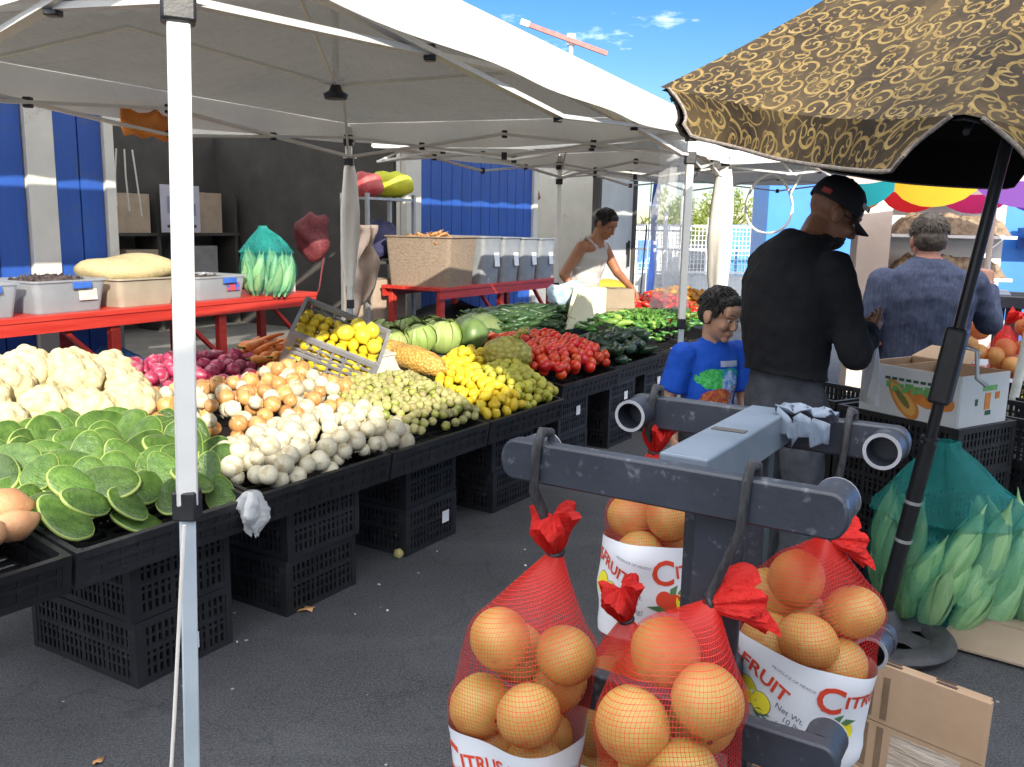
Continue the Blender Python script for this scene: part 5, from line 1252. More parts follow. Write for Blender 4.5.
s1 = scroll(t, uvn.outputs[0], 10.0, 2.3, .12, .70, 0); s2 = scroll(t, uvn.outputs[0], 15.5, 2.0, .115, .60, 4.3)
sc = math_(t, 'MAXIMUM', s1, math_(t, 'MULTIPLY', s2, .75))
vn = noise_(t, uvn.outputs[0], 4.0, 5, .65); fine = noise_(t, uvn.outputs[0], 60, 3, .7)
base = ramp(t, vn, [(.36, (.012, .008, .005)), (.50, (.042, .027, .012)), (.66, (.090, .061, .026))])
base = mixc(t, math_(t, 'MULTIPLY', fine, .55), base, (.05, .034, .018))
gold = ramp(t, noise_(t, uvn.outputs[0], 22, 3), [(.35, (.165, .105, .030)), (.65, (.27, .19, .070))])
finish(t, mixc(t, sc, base, gold), .82, math_(t, 'ADD', fine, sc), .35, .004, .25); SCROLL = m
LINING = M('black umbrella lining', (.006, .006, .006), (.011, .011, .011), 8, .9, .2, 40, spec=.2)
TRIM = M('fringe trim', (.16, .13, .10), (.30, .26, .22), 90, .9, .5, 160)
um = thing('market_umbrella', 'half open patio umbrella printed with gold scrolls on a black pole', 'umbrella', (1.47, 3.34, 0))
U0_ = V((1.47, 3.34, 0)); cen = V((1.70, 3.09, 1.95)); apex = V((1.80, 3.06, 2.95)); rad_ = 1.22
def rimz(p): return 1.95-.064*(p.x-cen.x)+.116*(p.y-cen.y)
corn = []
for k in range(6):
    a = R(175+60*k); p = cen+V((rad_*math.cos(a), rad_*math.sin(a), 0)); p.z = rimz(p)+(.045 if k == 0 else 0); corn.append(p)
gq, lq = MB(), MB(); NI, NJ = 14, 22
def gore_pt(a, b, f, g_):
    p = apex+((a+(b-a)*g_)-apex)*f
    sag_ = .085*math.sin(math.pi*f*.92)*(1-.35*math.sin(math.pi*g_)) + .05*f*math.sin(math.pi*g_)
    inward = (V((apex.x, apex.y, 0))-V((p.x, p.y, 0)))*.07*math.sin(math.pi*g_)*f
    return p-V((0, 0, sag_))+inward
for k in range(6):
    a, b = corn[k], corn[(k+1) % 6]; el = (b-a).length; hl = ((a+b)/2-apex).length; out = ((a+b)/2-cen); out.z = 0; out.normalize()
    G = [[gore_pt(a, b, .04+.96*i/NI, j/NJ) for j in range(NJ+1)] for i in range(NI+1)]
    if True:
        gq.grid(G, 0, lambda i, j, k=k, el=el, hl=hl: (((j/NJ-.5)*el*(.15+.85*i/NI))+k*2.3, -hl*i/NI+k*1.7))
        lq.grid([[p-V((0, 0, .012))-out*.006 for p in r] for r in G])
    # hanging flap with rounded ends: the corners stay open
    E = G[-1]; vh = .20 if k in (2, 3, 4) else .13; rows_ = []; g0 = .12
    for i in range(7):
        f = i/6; row = []
        for j in range(31):
            h = j/30; sq = max(0, 1-abs(2*h-1)); 
            cut = 0 if sq > .12 else (1-math.sqrt(max(0, 1-(1-sq/.12)**2)))
            w0 = g0*(1-.75*(1-f)**2.2); gg = w0+(1-2*w0)*h; jj = gg*NJ; j0 = min(NJ-1, int(jj)); e = E[j0]+(E[j0+1]-E[j0])*(jj-j0)
            dz = vh*f*(1-.28*cut*f)
            row.append(e+out*(.012*f+.014*math.sin(gg*17+k)*f+.012*f*f)+V((0, 0, -dz)))
        rows_.append(row)
    gq.grid(rows_, 0, lambda i, j, k=k, el=el, hl=hl: ((j/30-.5)*el+k*2.3, -hl-vh*i/6+k*1.7)); lq.grid([[p-out*.012 for p in r] for r in rows_])
    tq_ = MB(); tq_.tube([p+out*.003 for p in rows_[-1]], .006, 6); tq_.tube([rows_[i][0] for i in range(7)], .006, 6); tq_.tube([rows_[i][-1] for i in range(7)], .006, 6)
    for i in range(len(tq_.v)): tq_.v[i] = tuple(V(tq_.v[i])-U0_)
    corn_trim = tq_.build('fringe', TRIM, um, 60)
for Q_ in (gq, lq):
    for i in range(len(Q_.v)): Q_.v[i] = tuple(V(Q_.v[i])-U0_)
cv = gq.build('canopy', SCROLL, um, 60); lq.build('lining', LINING, um, 60)
hub = V((1.675, 3.18, 1.62))-U0_; top = apex-U0_
for k in range(6):
    q = MB(); q.tube([top-V((0, 0, .03)), (top+(corn[k]-U0_))*.5-V((0, 0, .20)), corn[k]-U0_-V((0, 0, .06))-(corn[k]-cen)*.03], .008, 6); q.build('rib', BLACKP, um, 60)
UPOLE = M('black umbrella pole', (.010, .010, .011), (.016, .016, .018), 8, .30, .03, spec=.6)
q = MB(); pdir = V((.215, -.155, 1.95)); q.tube([V((0, 0, .03)), pdir*.42], .030, 18); q.build('lower_pole', UPOLE, um, 40)
q = MB(); q.tube([pdir*.40, pdir*.98, top-V((0, 0, .02))], .021, 16); q.build('upper_pole', UPOLE, um, 40)
q = MB(); q.bar(pdir*.50, pdir*.645, .085, .075); q.build('crank_housing', BLACKP, um, 0, bevel=.012)
q = MB(); c0 = pdir*.605; q.tube([c0+V((.03, -.035, .01)), c0+V((.062, -.05, .0)), c0+V((.072, -.05, -.10)), c0+V((.105, -.06, -.125))], .008, 8); q.build('crank_handle', STEEL, um, 60)
for f in (.22, .30, .43):
    q = MB(); q.tube([pdir*f-pdir.normalized()*.006, pdir*f+pdir.normalized()*.006], .0325, 18); q.build('pole_ring', STEEL if f < .4 else BLACKP, um, 40)
bs = MB(); ring = [V((.0+.21*math.cos(a), -.04+.21*math.sin(a), .045)) for a in [k*2*math.pi/36 for k in range(36)]]; bs.tube(ring, (.030, .055), 12, close=True, lat=(0, 0, 1)); bs.lathe([(.20, .004), (.20, .012)], 30, 0, Matrix.Translation((.0, -.04, 0)))
for k in range(5):
    a = k*2*math.pi/5+.4; bs.tube([V((.0, -.04, .06)), V((.11*math.cos(a+.1), -.04+.11*math.sin(a+.1), .055)), V((.21*math.cos(a), -.04+.21*math.sin(a), .045))], [(.022, .085), (.018, .05), (.022, .065)], 8, lat=(0, 0, 1))
bs.lathe([(.075, .02), (.075, .07), (.05, .12), (.036, .14)], 20, 0, Matrix.Translation((.01, -.015, 0)))
bs.build('wheel_base', M('worn grey base', (.022, .022, .025), (.05, .05, .055), 12, .6, .2, 40), um, 40)

# ------------------------------------------------------------------ sweet corn sacks
HUSKM = M('corn husk', (.10, .28, .10), (.30, .50, .24), 26, .5, .5, 60, stretch=(1, 1, .05), vary=.5, lo=.3, hi=.7)
def ear_me(seed):
    rg = random.Random(seed); q = MB(); n = 22; P = []
    prof = [(-.16, .010), (-.10, .012), (0, .018), (.05, .030), (.15, .040), (.32, .045), (.50, .043), (.66, .036), (.80, .025), (.90, .015), (.97, .007), (1.06, .003), (1.12, .001)]
    for i, (f, r) in enumerate(prof):
        row = []
        for k in range(n):
            a = 2*math.pi*k/n; st = .5+.5*math.cos(a*5+seed+f*1.2)
            rr = r*(1+.10*(st**3)-.04)*(1+.05*noise.noise(V((math.cos(a), math.sin(a), f*3+seed))))
            row.append(V((rr*math.cos(a)+.012*f*f*math.sin(seed), rr*math.sin(a), .25*f)))
        P.append(row)
    q.grid(P, closeu=True)
    for k in range(2):
        a0 = k*2.6+seed; G = []
        for i in range(9):
            f = i/8; r = .0462*math.sin(math.pi*min(.93, .22+f*.62))**.9+.0015; G.append([V((r*math.cos(a0+g_*(1.1*(1-f**1.6)+.05)), r*math.sin(a0+g_*(1.1*(1-f**1.6)+.05)), .012+.225*f*(1-.1*k))) for g_ in (-.9, -.45, 0, .45, .9)])
        q.grid(G)
    return q.mesh('corn_ear', HUSKM, 180)
ears = [ear_me(k) for k in range(4)]
m = bpy.data.materials.new('teal net'); t = nt(m); vec = coord(t); vo = N(t, 'ShaderNodeTexVoronoi', feature='DISTANCE_TO_EDGE'); vo.inputs['Scale'].default_value = 95; L(t, vec, vo.inputs['Vector'])
uvn = N(t, 'ShaderNodeUVMap'); sx = N(t, 'ShaderNodeSeparateXYZ'); L(t, uvn.outputs[0], sx.inputs[0])
al = math_(t, 'MAXIMUM', math_(t, 'MULTIPLY', math_(t, 'LESS_THAN', vo.outputs['Distance'], .04), .30), ramp(t, math_(t, 'ADD', sx.outputs[1], math_(t, 'MULTIPLY', noise_(t, vec, 9, 4), .3)), [(.55, .12), (.95, .58)]))
finish(t, ramp(t, noise_(t, vec, 7, 3), [(.4, (.010, .30, .27)), (.65, (.03, .44, .40))]), .45, noise_(t, vec, 22, 5), .8, .02, trans=(.3, (.02, .4, .33)), alpha=al); TEAL = m
def corn_sack(label, p, hgt, rad0, view, n_lay, elabel, net_h=1.0, seed=0):
    rg = random.Random(seed); p = V(p); sk = thing('corn_sack', label, 'sack', p, 0)
    q = MB(); n = 64; P = []; K = 30
    prof = lambda f: rad0*(.70+.30*math.sin(math.pi*min(1, f*1.25+.05))**.8) if f < .62 else rad0*1.0*max(.12, (1-((f-.62)/.40))**1.05)
    for i in range(K):
        f = i/(K-1); r = prof(f)*1.07+.006; P.append([V((-.07*max(0, f-.45)*hgt*2, 0, 0))+V((r*math.cos(a)*(1+(.09+.75*max(0, f-.5))*noise.noise(V((math.cos(a)*2, math.sin(a)*2+seed, f*4)))+max(0, f-.48)*(.35*math.sin(a*7+f*6+seed)+.22*math.sin(a*13+f*9))), r*math.sin(a)*.86*(1+.05*math.sin(a*5+f*3)), .01+hgt*f)) for a in [2*math.pi*k/n for k in range(n)]])
    q.grid(P, 0, lambda i, j: (j/n, i/(K-1)), closeu=True); q.build('net', TEAL, sk, 60)
    for ly in range(n_lay):
        z = .035+ly*hgt*.15; ring = (15, 15, 12, 7)[ly]
        for k in range(ring):
            a = view+(k-ring/2+.5*(ly % 2))*2*math.pi/ring+rg.uniform(-.12, .12)
            out = V((math.cos(a), math.sin(a)*.86, 0)); f0 = z/hgt; f1 = min(.70, f0+.24/hgt)
            b = p+out*(prof(f0)-.028-.012*(ly % 2))+V((0, 0, z)); e = p+out*(prof(f1)-.022+.02*rg.random())+V((0, 0, z+.24))
            lean = (e-b).normalized()+V((-math.sin(a), math.cos(a), 0))*rg.uniform(.0, .55)
            o = objm('corn_ear', rg.choice(ears), None, b, lean.to_track_quat('Z', 'Y').to_euler(), rg.uniform(1.0, 1.28)); tag(o, elabel, 'corn', 'corn ears, '+label[:30])
    return sk
corn_sack('tall teal net sack of sweet corn standing behind the umbrella pole', (1.81, 3.53, 0), .76, .29, R(-115), 3, 'green husked corn ear in the tall teal sack by the umbrella', seed=2)
corn_sack('smaller teal net sack of sweet corn to the right of the tall one', (2.24, 3.50, 0), .48, .26, R(-115), 2, 'green husked corn ear in the smaller teal sack', seed=6)
o = corn_sack('green net sack of corn standing on the red table end', tuple(MK(6.25, 6.75, .85)), .66, .25, R(-95), 2, 'green corn ear in the sack on the red table', seed=9)
q = MB(); q.prism([(-.26, -.14, .012), (.24, -.16, .012), (.28, .12, .05), (-.22, .15, .05)], (0, 0, .008)); q.prism([(-.26, -.14, .02), (.24, -.16, .02), (.22, -.05, .10), (-.20, -.02, .11)], (0, .008, .002)); q.prism([(-.20, -.02, .11), (.22, -.05, .10), (.26, .12, .07), (-.18, .14, .075)], (0, 0, .007))
tag(q.build('folded_carton', CARDD, None, 50, loc=(1.97, 3.26, 0), rotz=R(-35)), 'folded tan carton on the asphalt beside the corn sack', 'carton')

# ------------------------------------------------------------------ printed papaya carton on a stack of black crates
C0 = V((1.825, 3.605, 0)); EX = V((-.53, .848, 0)); EY = V((.848, .53, 0)); brz = math.atan2(-EX.y, -EX.x)   # local x runs along the printed front
CW = M('white coated card', (.60, .62, .62), (.68, .69, .68), 4, .6)
PB = C0+EX*.235+EY*.175+V((0, 0, .803)); pbx = thing('papaya_carton', 'open white carton printed with a sliced papaya, on black crates', 'carton', PB, brz)
lx, ly_, h = .47, .35, .215; q = MB()
for c, d in (((0, -ly_/2, h/2), (lx, .006, h)), ((0, ly_/2, h/2), (lx, .006, h)), ((-lx/2, 0, h/2), (.006, ly_-.006, h)), ((lx/2, 0, h/2), (.006, ly_-.006, h)), ((0, 0, .004), (lx-.01, ly_-.01, .008))): q.box(c, d)
q.build('carton_body', CW, pbx, 0)
q = MB(); 
for c, d in (((0, -ly_/2+.006, h/2), (lx-.012, .004, h+.002)), ((0, ly_/2-.006, h/2), (lx-.012, .004, h+.002)), ((-lx/2+.006, 0, h/2), (.004, ly_-.02, h+.002)), ((lx/2-.006, 0, h/2), (.004, ly_-.02, h+.002)), ((-.10, .0, h*.5), (.006, ly_-.02, h*.98))): q.box(c, d)
q.build('brown_liner', CARD, pbx, 0)
q = MB(); q.prism([(-lx/2, ly_/2, h), (lx/2-.18, ly_/2, h), (lx/2-.20, ly_/2+.12, h+.045), (-lx/2+.02, ly_/2+.12, h+.045)], (0, 0, .005)); q.build('flap', CARD, pbx, 0)
q = MB(); yf = -ly_/2-.0045
def flat_oval(x, z, rx, rz, ang, m_, y): q.poly([(x+rx*math.cos(a)*math.cos(ang)-rz*math.sin(a)*math.sin(ang)*(1+.25*math.cos(a)), y, z+rx*math.cos(a)*math.sin(ang)+rz*math.sin(a)*math.cos(ang)*(1+.25*math.cos(a))) for a in [k*math.pi/14 for k in range(28)]], m_)
flat_oval(-.02, .082, .105, .044, -.78, 0, yf); flat_oval(-.02, .082, .086, .032, -.78, 1, yf-.0012); flat_oval(-.025, .088, .060, .014, -.78, 2, yf-.0024)
flat_oval(.065, .102, .075, .034, -.35, 0, yf+.0006); flat_oval(.15, .10, .07, .034, -.2, 0, yf+.0006)
rg = random.Random(4)
for k in range(9): q.box((-.10+k*.034, yf, .163), (.024, .0015, .012), None, 4)
for k in range(6): q.box((-.085+k*.046, yf+.0004, .136-.006*(k % 2)), (.040, .0015, .026), Matrix.Rotation(rg.uniform(-.1, .1), 3, 'Y'), 3)
for k in range(5): flat_oval(-.06+k*.05, .118, .022, .010, rg.uniform(-.6, .6), 3, yf-.003)
flat_oval(-.185, .125, .013, .013, 0, 0, yf)
PMATS = [M('papaya orange', (.66, .20, .03), (.72, .27, .05), 20, .6), M('papaya flesh', (.74, .36, .08), (.80, .42, .10), 20, .6), M('papaya seeds', (.12, .14, .03), (.22, .20, .05), 60, .6), M('print green', (.10, .34, .10), (.20, .48, .16), 40, .6), M('print dark green', (.02, .08, .05), (.03, .11, .07), 40, .6)]
q.build('printed_front', PMATS, pbx, 0); q = MB()
xs_ = lx/2+.0045
for dx, z, w_, hh, m_ in ((.03, .155, .10, .022, 3), (.02, .10, .04, .07, 0), (.09, .12, .03, .03, 0), (-.06, .10, .018, .028, 4), (.03, .05, .04, .020, 4)): q.box((xs_, dx, z), (.0015, w_, hh), None, m_)
q.build('printed_end', PMATS, pbx, 0)
GR2 = 'black crates stacked under the papaya carton'
k_ = 0
for col_, (dx, dy, nlev) in enumerate(((.28, .20, 4), (.20, .66, 4), (.92, .24, 4), (.30, 1.16, 4))):
    nm = ('directly under the papaya carton', 'right of the papaya carton', 'behind the man in black', 'far right behind the corn sack')[col_]
    for lv in range(nlev):
        o = objm('plastic_crate', CR2, None, C0+EX*dx+EY*dy+V((0, 0, lv*.2005)), (0, 0, brz+ru(-.02, .02)), (1, 1, .835)); tag(o, ('lowest', 'second', 'third', 'topmost')[lv]+' black crate of the stack '+nm, 'crate', GR2)
        if col_ in (1, 3) and lv > 1:
            q = MB(); rg = random.Random(lv*7+col_)
            for g_ in range(11): q.box((-.16+g_*.022, -.218, .168), (.013, .002, rg.uniform(.010, .016)))
            q.build('moulded_lettering', LABELW, o, 0)

# ------------------------------------------------------------------ brown cartons in the near right corner
def cartons():
    a = V((.955, 2.262, 0)); b = V((1.178, 2.03, 0)); d = (b-a).normalized(); rz = math.atan2(d.y, d.x); nrm = V((-d.y, d.x, 0))
    lx, hz = .66, .455
    for k, lb in enumerate(('front one of two flattened brown cartons standing by the umbrella base', 'rear one of two flattened brown cartons standing by the umbrella base')):
        c = thing('flat_carton', lb, 'carton', b-d*(lx/2+.012*k)+nrm*(.012+.030*k), rz, 'flattened cartons by the umbrella base', rot=(R(-3), 0, rz))
        h_ = hz-.006*k; q = MB()
        q.box((0, 0, h_*.82), (lx, .022, h_*.36)); q.box((0, .001, h_*.48), (lx, .020, h_*.315)); q.box((0, 0, h_*.16), (lx, .022, h_*.318)); q.build('carton_body', CARD, c, 0, bevel=.002)
        q = MB(); rg = random.Random(5)
        for x in (-.27, -.10, .08, .22): q.box((x, rg.uniform(-.004, .004), h_+.0008), (.05, .012, .002))
        q.build('torn_edge', INK, c, 0)
        if k: continue
        y = -.0122; q = MB()
        for x in (.035, .075): q.box((x, y, h_*.80), (.017, .002, h_*.26)); q.box((x-.004, y+.0022, h_*.48), (.017, .002, h_*.27))
        q.build('tape_line', M('brown tape', (.16, .10, .06), (.22, .15, .09), 12, .5), c, 0)
        for x0, w_ in ((-.17, .17), (.10, .18)):
            q = MB(); q.grid([[V((x0+w_*i/10, y+.001-.0016*math.sin(i*2.1+j), h_*(.36+.25*j/6))) for i in range(11)] for j in range(7)]); q.build('clear_tape', M('glossy tape', (.42, .33, .24), (.56, .48, .40), 16, .12, .9, 26, stretch=(.4, 1, 3)), c, 60)
        q = MB()
        for rr in range(3):
            for g_ in range(10): q.box((-.03+g_*.0155, y, h_*(.27-.055*rr)), (.011, .002, rg.uniform(.010, .016)))
        for g_ in range(6): q.box((.17+g_*.018, y, h_*.20), (.012, .002, .014))
        for g_ in range(3): q.box((-.10, y, h_*(.28-.09*g_)), (.008, .002, .018))
        q.build('printed_marks', INK, c, 0)
cartons()

# ------------------------------------------------------------------ tubs and goods on the red tables
def tub(label, p, rz, w_, d_, h, mat, fillc=None, cat='tub', handle=True, grp='plastic tubs on the red tables', lab=None):
    tb = thing('plastic_tub', label, cat, p, rz, grp); q = MB(); tp = .90
    rows_ = []
    def rect(w2, d2, z, r=.05, n=5):
        out = []
        for cx, cy, a0 in ((w2/2-r, d2/2-r, 0), (-w2/2+r, d2/2-r, 90), (-w2/2+r, -d2/2+r, 180), (w2/2-r, -d2/2+r, 270)):
            for k in range(n): a = R(a0+90*k/(n-1)); out.append(V((cx+r*math.cos(a), cy+r*math.sin(a), z)))
        return out
    L_ = [rect(w_*tp, d_*tp, 0), rect(w_, d_, h), rect(w_+.035, d_+.035, h), rect(w_+.035, d_+.035, h+.014), rect(w_-.012, d_-.012, h+.012), rect(w_*tp-.012, d_*tp-.012, .008)]
    q.grid(L_, closeu=True); q.poly(L_[0][::-1]); q.poly(L_[-1]); q.build('tub_body', mat, tb, 40)
    if lab:
        q = MB(); q.box((w_*.22, -d_/2*.965-.006, h*.55), (w_*.26, .004, h*.36), Matrix.Rotation(R(-6), 3, 'X')); q.build('label', lab, tb, 0)
    if handle:
        q = MB(); q.box((w_*.12, -d_/2-.018, h-.03), (w_*.26, .016, .05)); q.build('handle', M('blue clip', (.03, .10, .42), (.05, .14, .5), 8, .4), tb, 0, bevel=.004)
    return tb
A_, B_ = MK(2.0, 6.3), MK(6.85, 6.68); dT = (B_-A_).normalized(); nT = V((-dT.y, dT.x, 0)); rzT = math.atan2(dT.y, dT.x)
def onT(s, y=.36, z=.851): return A_+dT*((s-2.0)/(6.85-2.0)*(B_-A_).length)+nT*y+V((0, 0, z))
LBL1 = M('pale label', (.55, .45, .38), (.65, .62, .58), 30, .6); LBL2 = M('red blue label', (.06, .10, .40), (.50, .06, .06), 14, .5, lo=.48, hi=.52)
def heap(name, label, cat, p, rz, w_, d_, h, mat, bumps=.03, sc_=16, kind=None):
    q = MB(); G = []
    for i in range(23):
        row = []
        for j in range(23):
            x, y = (i/22-.5), (j/22-.5); e = min(1, (1-max(abs(x), abs(y))*2)*4); b = noise.noise(V((x*sc_, y*sc_, len(label))))
            row.append(V((x*w_, y*d_, h*e**.6*(1-.6*(x*x+y*y))+bumps*b*e)))
        G.append(row)
    q.grid(G); o = q.build(name, mat, None, 50, loc=p, rotz=rz); return tag(o, label, cat, None, kind)
DCH = M('dried dark chiles', (.020, .010, .009), (.10, .075, .07), 26, .5, .8, 50); TANF = M('peeled tan seeds', (.44, .35, .17), (.56, .45, .24), 30, .7, .6, 80)
tub('clear tub cut off by the left edge of the photo, blue clip on its rim', onT(3.35), rzT, .62, .56, .235, TUB)
heap('grey_beans', 'grey dried beans filling the leftmost clear tub', 'beans', onT(3.35, .36, 1.0), rzT, .54, .48, .06, M('grey beans', (.25, .25, .25), (.4, .4, .4), 60, .7, .8, 90), .01, 30, 'stuff')
tub('clear tub heaped with dark dried chiles, blue clip and paper label', onT(4.08), rzT, .62, .56, .235, TUB, lab=LBL1)
heap('dried_chiles', 'dark dried chiles heaped in the second clear tub', 'dried chiles', onT(4.08, .36, 1.0), rzT, .54, .48, .11, DCH, .05, 18, 'stuff')
tub('clear tub holding the tan grain sack behind the nearest tent leg', onT(4.80), rzT, .60, .56, .22, M('tan plastic tub', (.40, .34, .26), (.48, .42, .32), 5, .35, .05, trans=(.2, (.5, .4, .3))), handle=False)
q = MB(); q.ell((0, 0, 0), (.50, .30, .13), 28)
for i, p in enumerate(q.v): q.v[i] = tuple(V(p)*(1+.12*noise.noise(V(p)*5))+V((0, 0, .02*math.sin(p[0]*9))))
tag(q.build('grain_sack', TANF, None, 180, loc=onT(4.86, .36, 1.14), rotz=rzT), 'slumped tan sack lying across the tubs behind the nearest leg', 'sack')
tub('low clear tub of dried chiles with a red and blue label', onT(5.62), rzT, .62, .56, .20, TUB, lab=LBL2)
heap('dried_chiles', 'dark red dried chiles in the low tub beside the corn sack', 'dried chiles', onT(5.62, .36, .97), rzT, .54, .48, .08, DCH, .04, 18, 'stuff')
q = MB(); q.box((0, 0, .06), (.20, .16, .12)); tag(q.build('white_carton', CW, None, 0, loc=onT(6.62, .25), rotz=rzT+.2, bevel=.004), 'small white carton at the end of the long red table', 'carton')
q = MB(); q.lathe([(.045, 0), (.05, .12), (.045, .16), (.02, .18)], 16); tag(q.build('brown_jar', CARDD, None, 40, loc=onT(6.78, .3)), 'small brown jar beside the white carton on the red table', 'jar')
WOV = M('woven tan bin', (.20, .145, .10), (.30, .23, .17), 30, .85, .6, 60, stretch=(1, 1, 2.5)); GRB = M('grey tote', (.20, .215, .23), (.27, .285, .30), 4, .45, .05)
A2, B2 = MK(8.2, 6.1), MK(11.1, 6.2); d2 = (B2-A2).normalized(); n2 = V((-d2.y, d2.x, 0)); rz2 = math.atan2(d2.y, d2.x)
def onT2(x, y=.4, z=.851): return A2+d2*x+n2*y+V((0, 0, z))
tub('big woven tan bin heaped with orange brown pods on the far table', onT2(.42, .42), rz2+.12, .72, .86, .56, WOV, cat='bin', handle=False)
PODM = M('orange brown pods', (.34, .15, .05), (.50, .26, .09), 20, .6, .5, 60, vary=.4); pd = [pod_me(PODM, .11, .016, 90+k, .25) for k in range(3)]
for k_2 in pd: k_2.materials[1] = PODM
for ly in range(2):
    for i in range(70):
        x, y = ru(-.31, .31), ru(-.38, .38); p = onT2(.42, .42, .851+.50+.10*(1-(x/.33)**2)*(1-(y/.4)**2)-ly*.04); p += d2*x+n2*y
        tag(objm('pod', pd[i % 3], None, p, Euler((ru(-.5, .5), ru(-.5, .5), ru(0, 6))), ru(.9, 1.3)), 'orange brown pod in the heap topping the woven bin', 'pod', 'pods in the woven bin')
for k in range(4):
    x = 1.12+k*.48; tub('grey tote with white sticker, %s from the woven bin' % ('first', 'second', 'third', 'fourth')[k], onT2(x, .42), rz2, .44, .86, .56-.01*k, GRB, cat='tote', handle=False, lab=LABELW)
    heap('dried_chiles', 'dark dried chiles in the %s grey tote' % ('first', 'second', 'third', 'fourth')[k], 'dried chiles', onT2(x, .42, 1.30), rz2, .36, .76, .07, DCH, .03, 18, 'stuff')

# ------------------------------------------------------------------ things in the dark stalls
def boxy(name, label, cat, s, t_, z, d, mat, rz=0, grp=None):
    q = MB(); q.box((0, 0, d[2]/2), d); q.box((0, 0, d[2]+.002), (d[0]*.08, d[1]+.004, .003)); q.box((0, -d[1]/2-.001, d[2]*.5), (d[0]*.5, .003, d[2]*.18))
    tag(q.build(name, mat, None, 0, loc=MK(s, t_, z), rotz=RZ+rz, bevel=.005), label, cat, grp)
SHC = M('shaded carton', (.40, .31, .23), (.48, .38, .29), 5, .8); SHG = M('grey bin', (.28, .28, .29), (.36, .36, .37), 5, .5)
sh = thing('storage_shelf', 'dark wall shelf full of cartons inside the first opening', 'shelf', MK(5.1, 10.4), RZ)
for z in (.75, 1.35):
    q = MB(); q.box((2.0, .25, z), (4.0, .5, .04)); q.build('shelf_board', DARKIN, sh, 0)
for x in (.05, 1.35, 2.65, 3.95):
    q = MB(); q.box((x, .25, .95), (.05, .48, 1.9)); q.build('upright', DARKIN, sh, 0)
for k, (s, z, w_, hh, mt, nm) in enumerate(((6.2, 1.37, .62, .62, SHC, 'tan carton with a pale face on the upper shelf'), (7.35, 1.37, .55, .50, SHC, 'brown carton beside the white poster on the upper shelf'), (6.0, .77, .55, .42, SHG, 'grey bin on the lower shelf behind the tubs'), (6.75, .77, .6, .45, SHG, 'wide grey bin on the lower shelf'), (7.5, .77, .5, .38, SHC, 'low brown carton on the lower shelf'), (8.4, .77, .6, .42, SHG, 'grey bin on the lower shelf nearest the white column'), (8.5, 1.37, .6, .55, SHC, 'tan carton on the upper shelf nearest the white column'))):
    boxy('stored_box', nm, 'box', s, 10.62, z, (w_, .42, hh), mt)
q = MB(); q.box((0, 0, .31), (.62, .012, .62))
for k in range(7): q.box((-.2+.07*k, -.008, .08), (.045, .004, .035), None, 1)
for (x, z, w_, hh) in ((-.15, .36, .12, .22), (.05, .42, .16, .30), (.2, .30, .08, .16)): q.box((x, -.008, z), (w_, .004, hh), None, 2)
tag(q.build('poster', [M('pale poster', (.50, .50, .60), (.58, .58, .68), 6, .6), INK, M('poster violet', (.22, .22, .36), (.32, .32, .46), 10, .6)], None, 0, loc=MK(8.02, 10.30, 1.38), rotz=RZ), 'pale printed poster leaning in the dark first opening', 'poster')
for k in range(3):
    q = MB(); q.tube([V((0, 0, 0)), V((.03*(k-1), 0, -.3)), V((.05*(k-1)+.02, 0, -.62-.06*k))], .010, 6)
    tag(q.build('hanging_cable', LEGW, None, 60, loc=MK(6.35+.10*k, 9.2, 2.32)), 'pale cable hanging in the dark first opening', 'cable', 'cables in the dark opening')
q = MB(); q.ell((0, 0, 0), (.20, .16, .24), 22); q.tube([V((.1, 0, -.12)), V((.05, -.05, -.5)), V((-.12, -.1, -.9))], .010, 6)
for i, p in enumerate(q.v): q.v[i] = tuple(V(p)*(1+.5*noise.noise(V(p)*7)))
tag(q.build('red_net_bundle', M('dark red net', (.09, .012, .016), (.20, .035, .042), 46, .7, .6, 60), None, 60, loc=MK(7.35, 7.2, 1.40)), 'dark red net bundle hung behind the cloth wound tent leg', 'net bundle')
# steel shelf with bags beside the white column
sh2 = thing('steel_shelf', 'narrow steel shelf rack before the white column', 'shelf', MK(8.0, 7.0), RZ)
for x in (0, .85):
    for y in (0, .38):
        q = MB(); q.box((x, y, .95), (.04, .04, 1.9)); q.build('upright', STEEL, sh2, 0)
for z in (.4, 1.1, 1.84):
    q = MB(); q.box((.425, .19, z), (.85, .40, .03)); q.build('shelf_board', DARKIN if z < 1.5 else STEEL, sh2, 0)
def lump(name, label, cat, p, r, mat, amp=.2, fr=9, rz=0):
    q = MB(); q.ell((0, 0, 0), r, 22)
    for i, v_ in enumerate(q.v): q.v[i] = tuple(V(v_)*(1+amp*noise.noise(V(v_)*fr+V((len(label), 0, 0)))))
    tag(q.build(name, mat, None, 60, loc=p, rotz=rz), label, cat)
lump('yellow_bag', 'bright yellow green bag on top of the steel shelf', 'bag', MK(8.62, 7.18, 2.02), (.30, .18, .16), M('lime yellow bag', (.58, .62, .03), (.70, .72, .06), 6, .6, .4), .15)
lump('red_bag', 'pink red bag on top of the steel shelf', 'bag', MK(8.16, 7.15, 1.99), (.20, .17, .16), M('pink red bag', (.48, .05, .06), (.60, .14, .13), 8, .6, .4))
lump('blue_bag', 'dark blue bag in the middle of the steel shelf', 'bag', MK(8.45, 7.2, 1.36), (.22, .17, .24), M('navy bag', (.03, .03, .09), (.06, .06, .14), 8, .7, .4))
boxy('stored_box', 'brown carton on the lowest board of the steel shelf', 'box', 8.42, 7.2, .415, (.6, .36, .48), SHC)
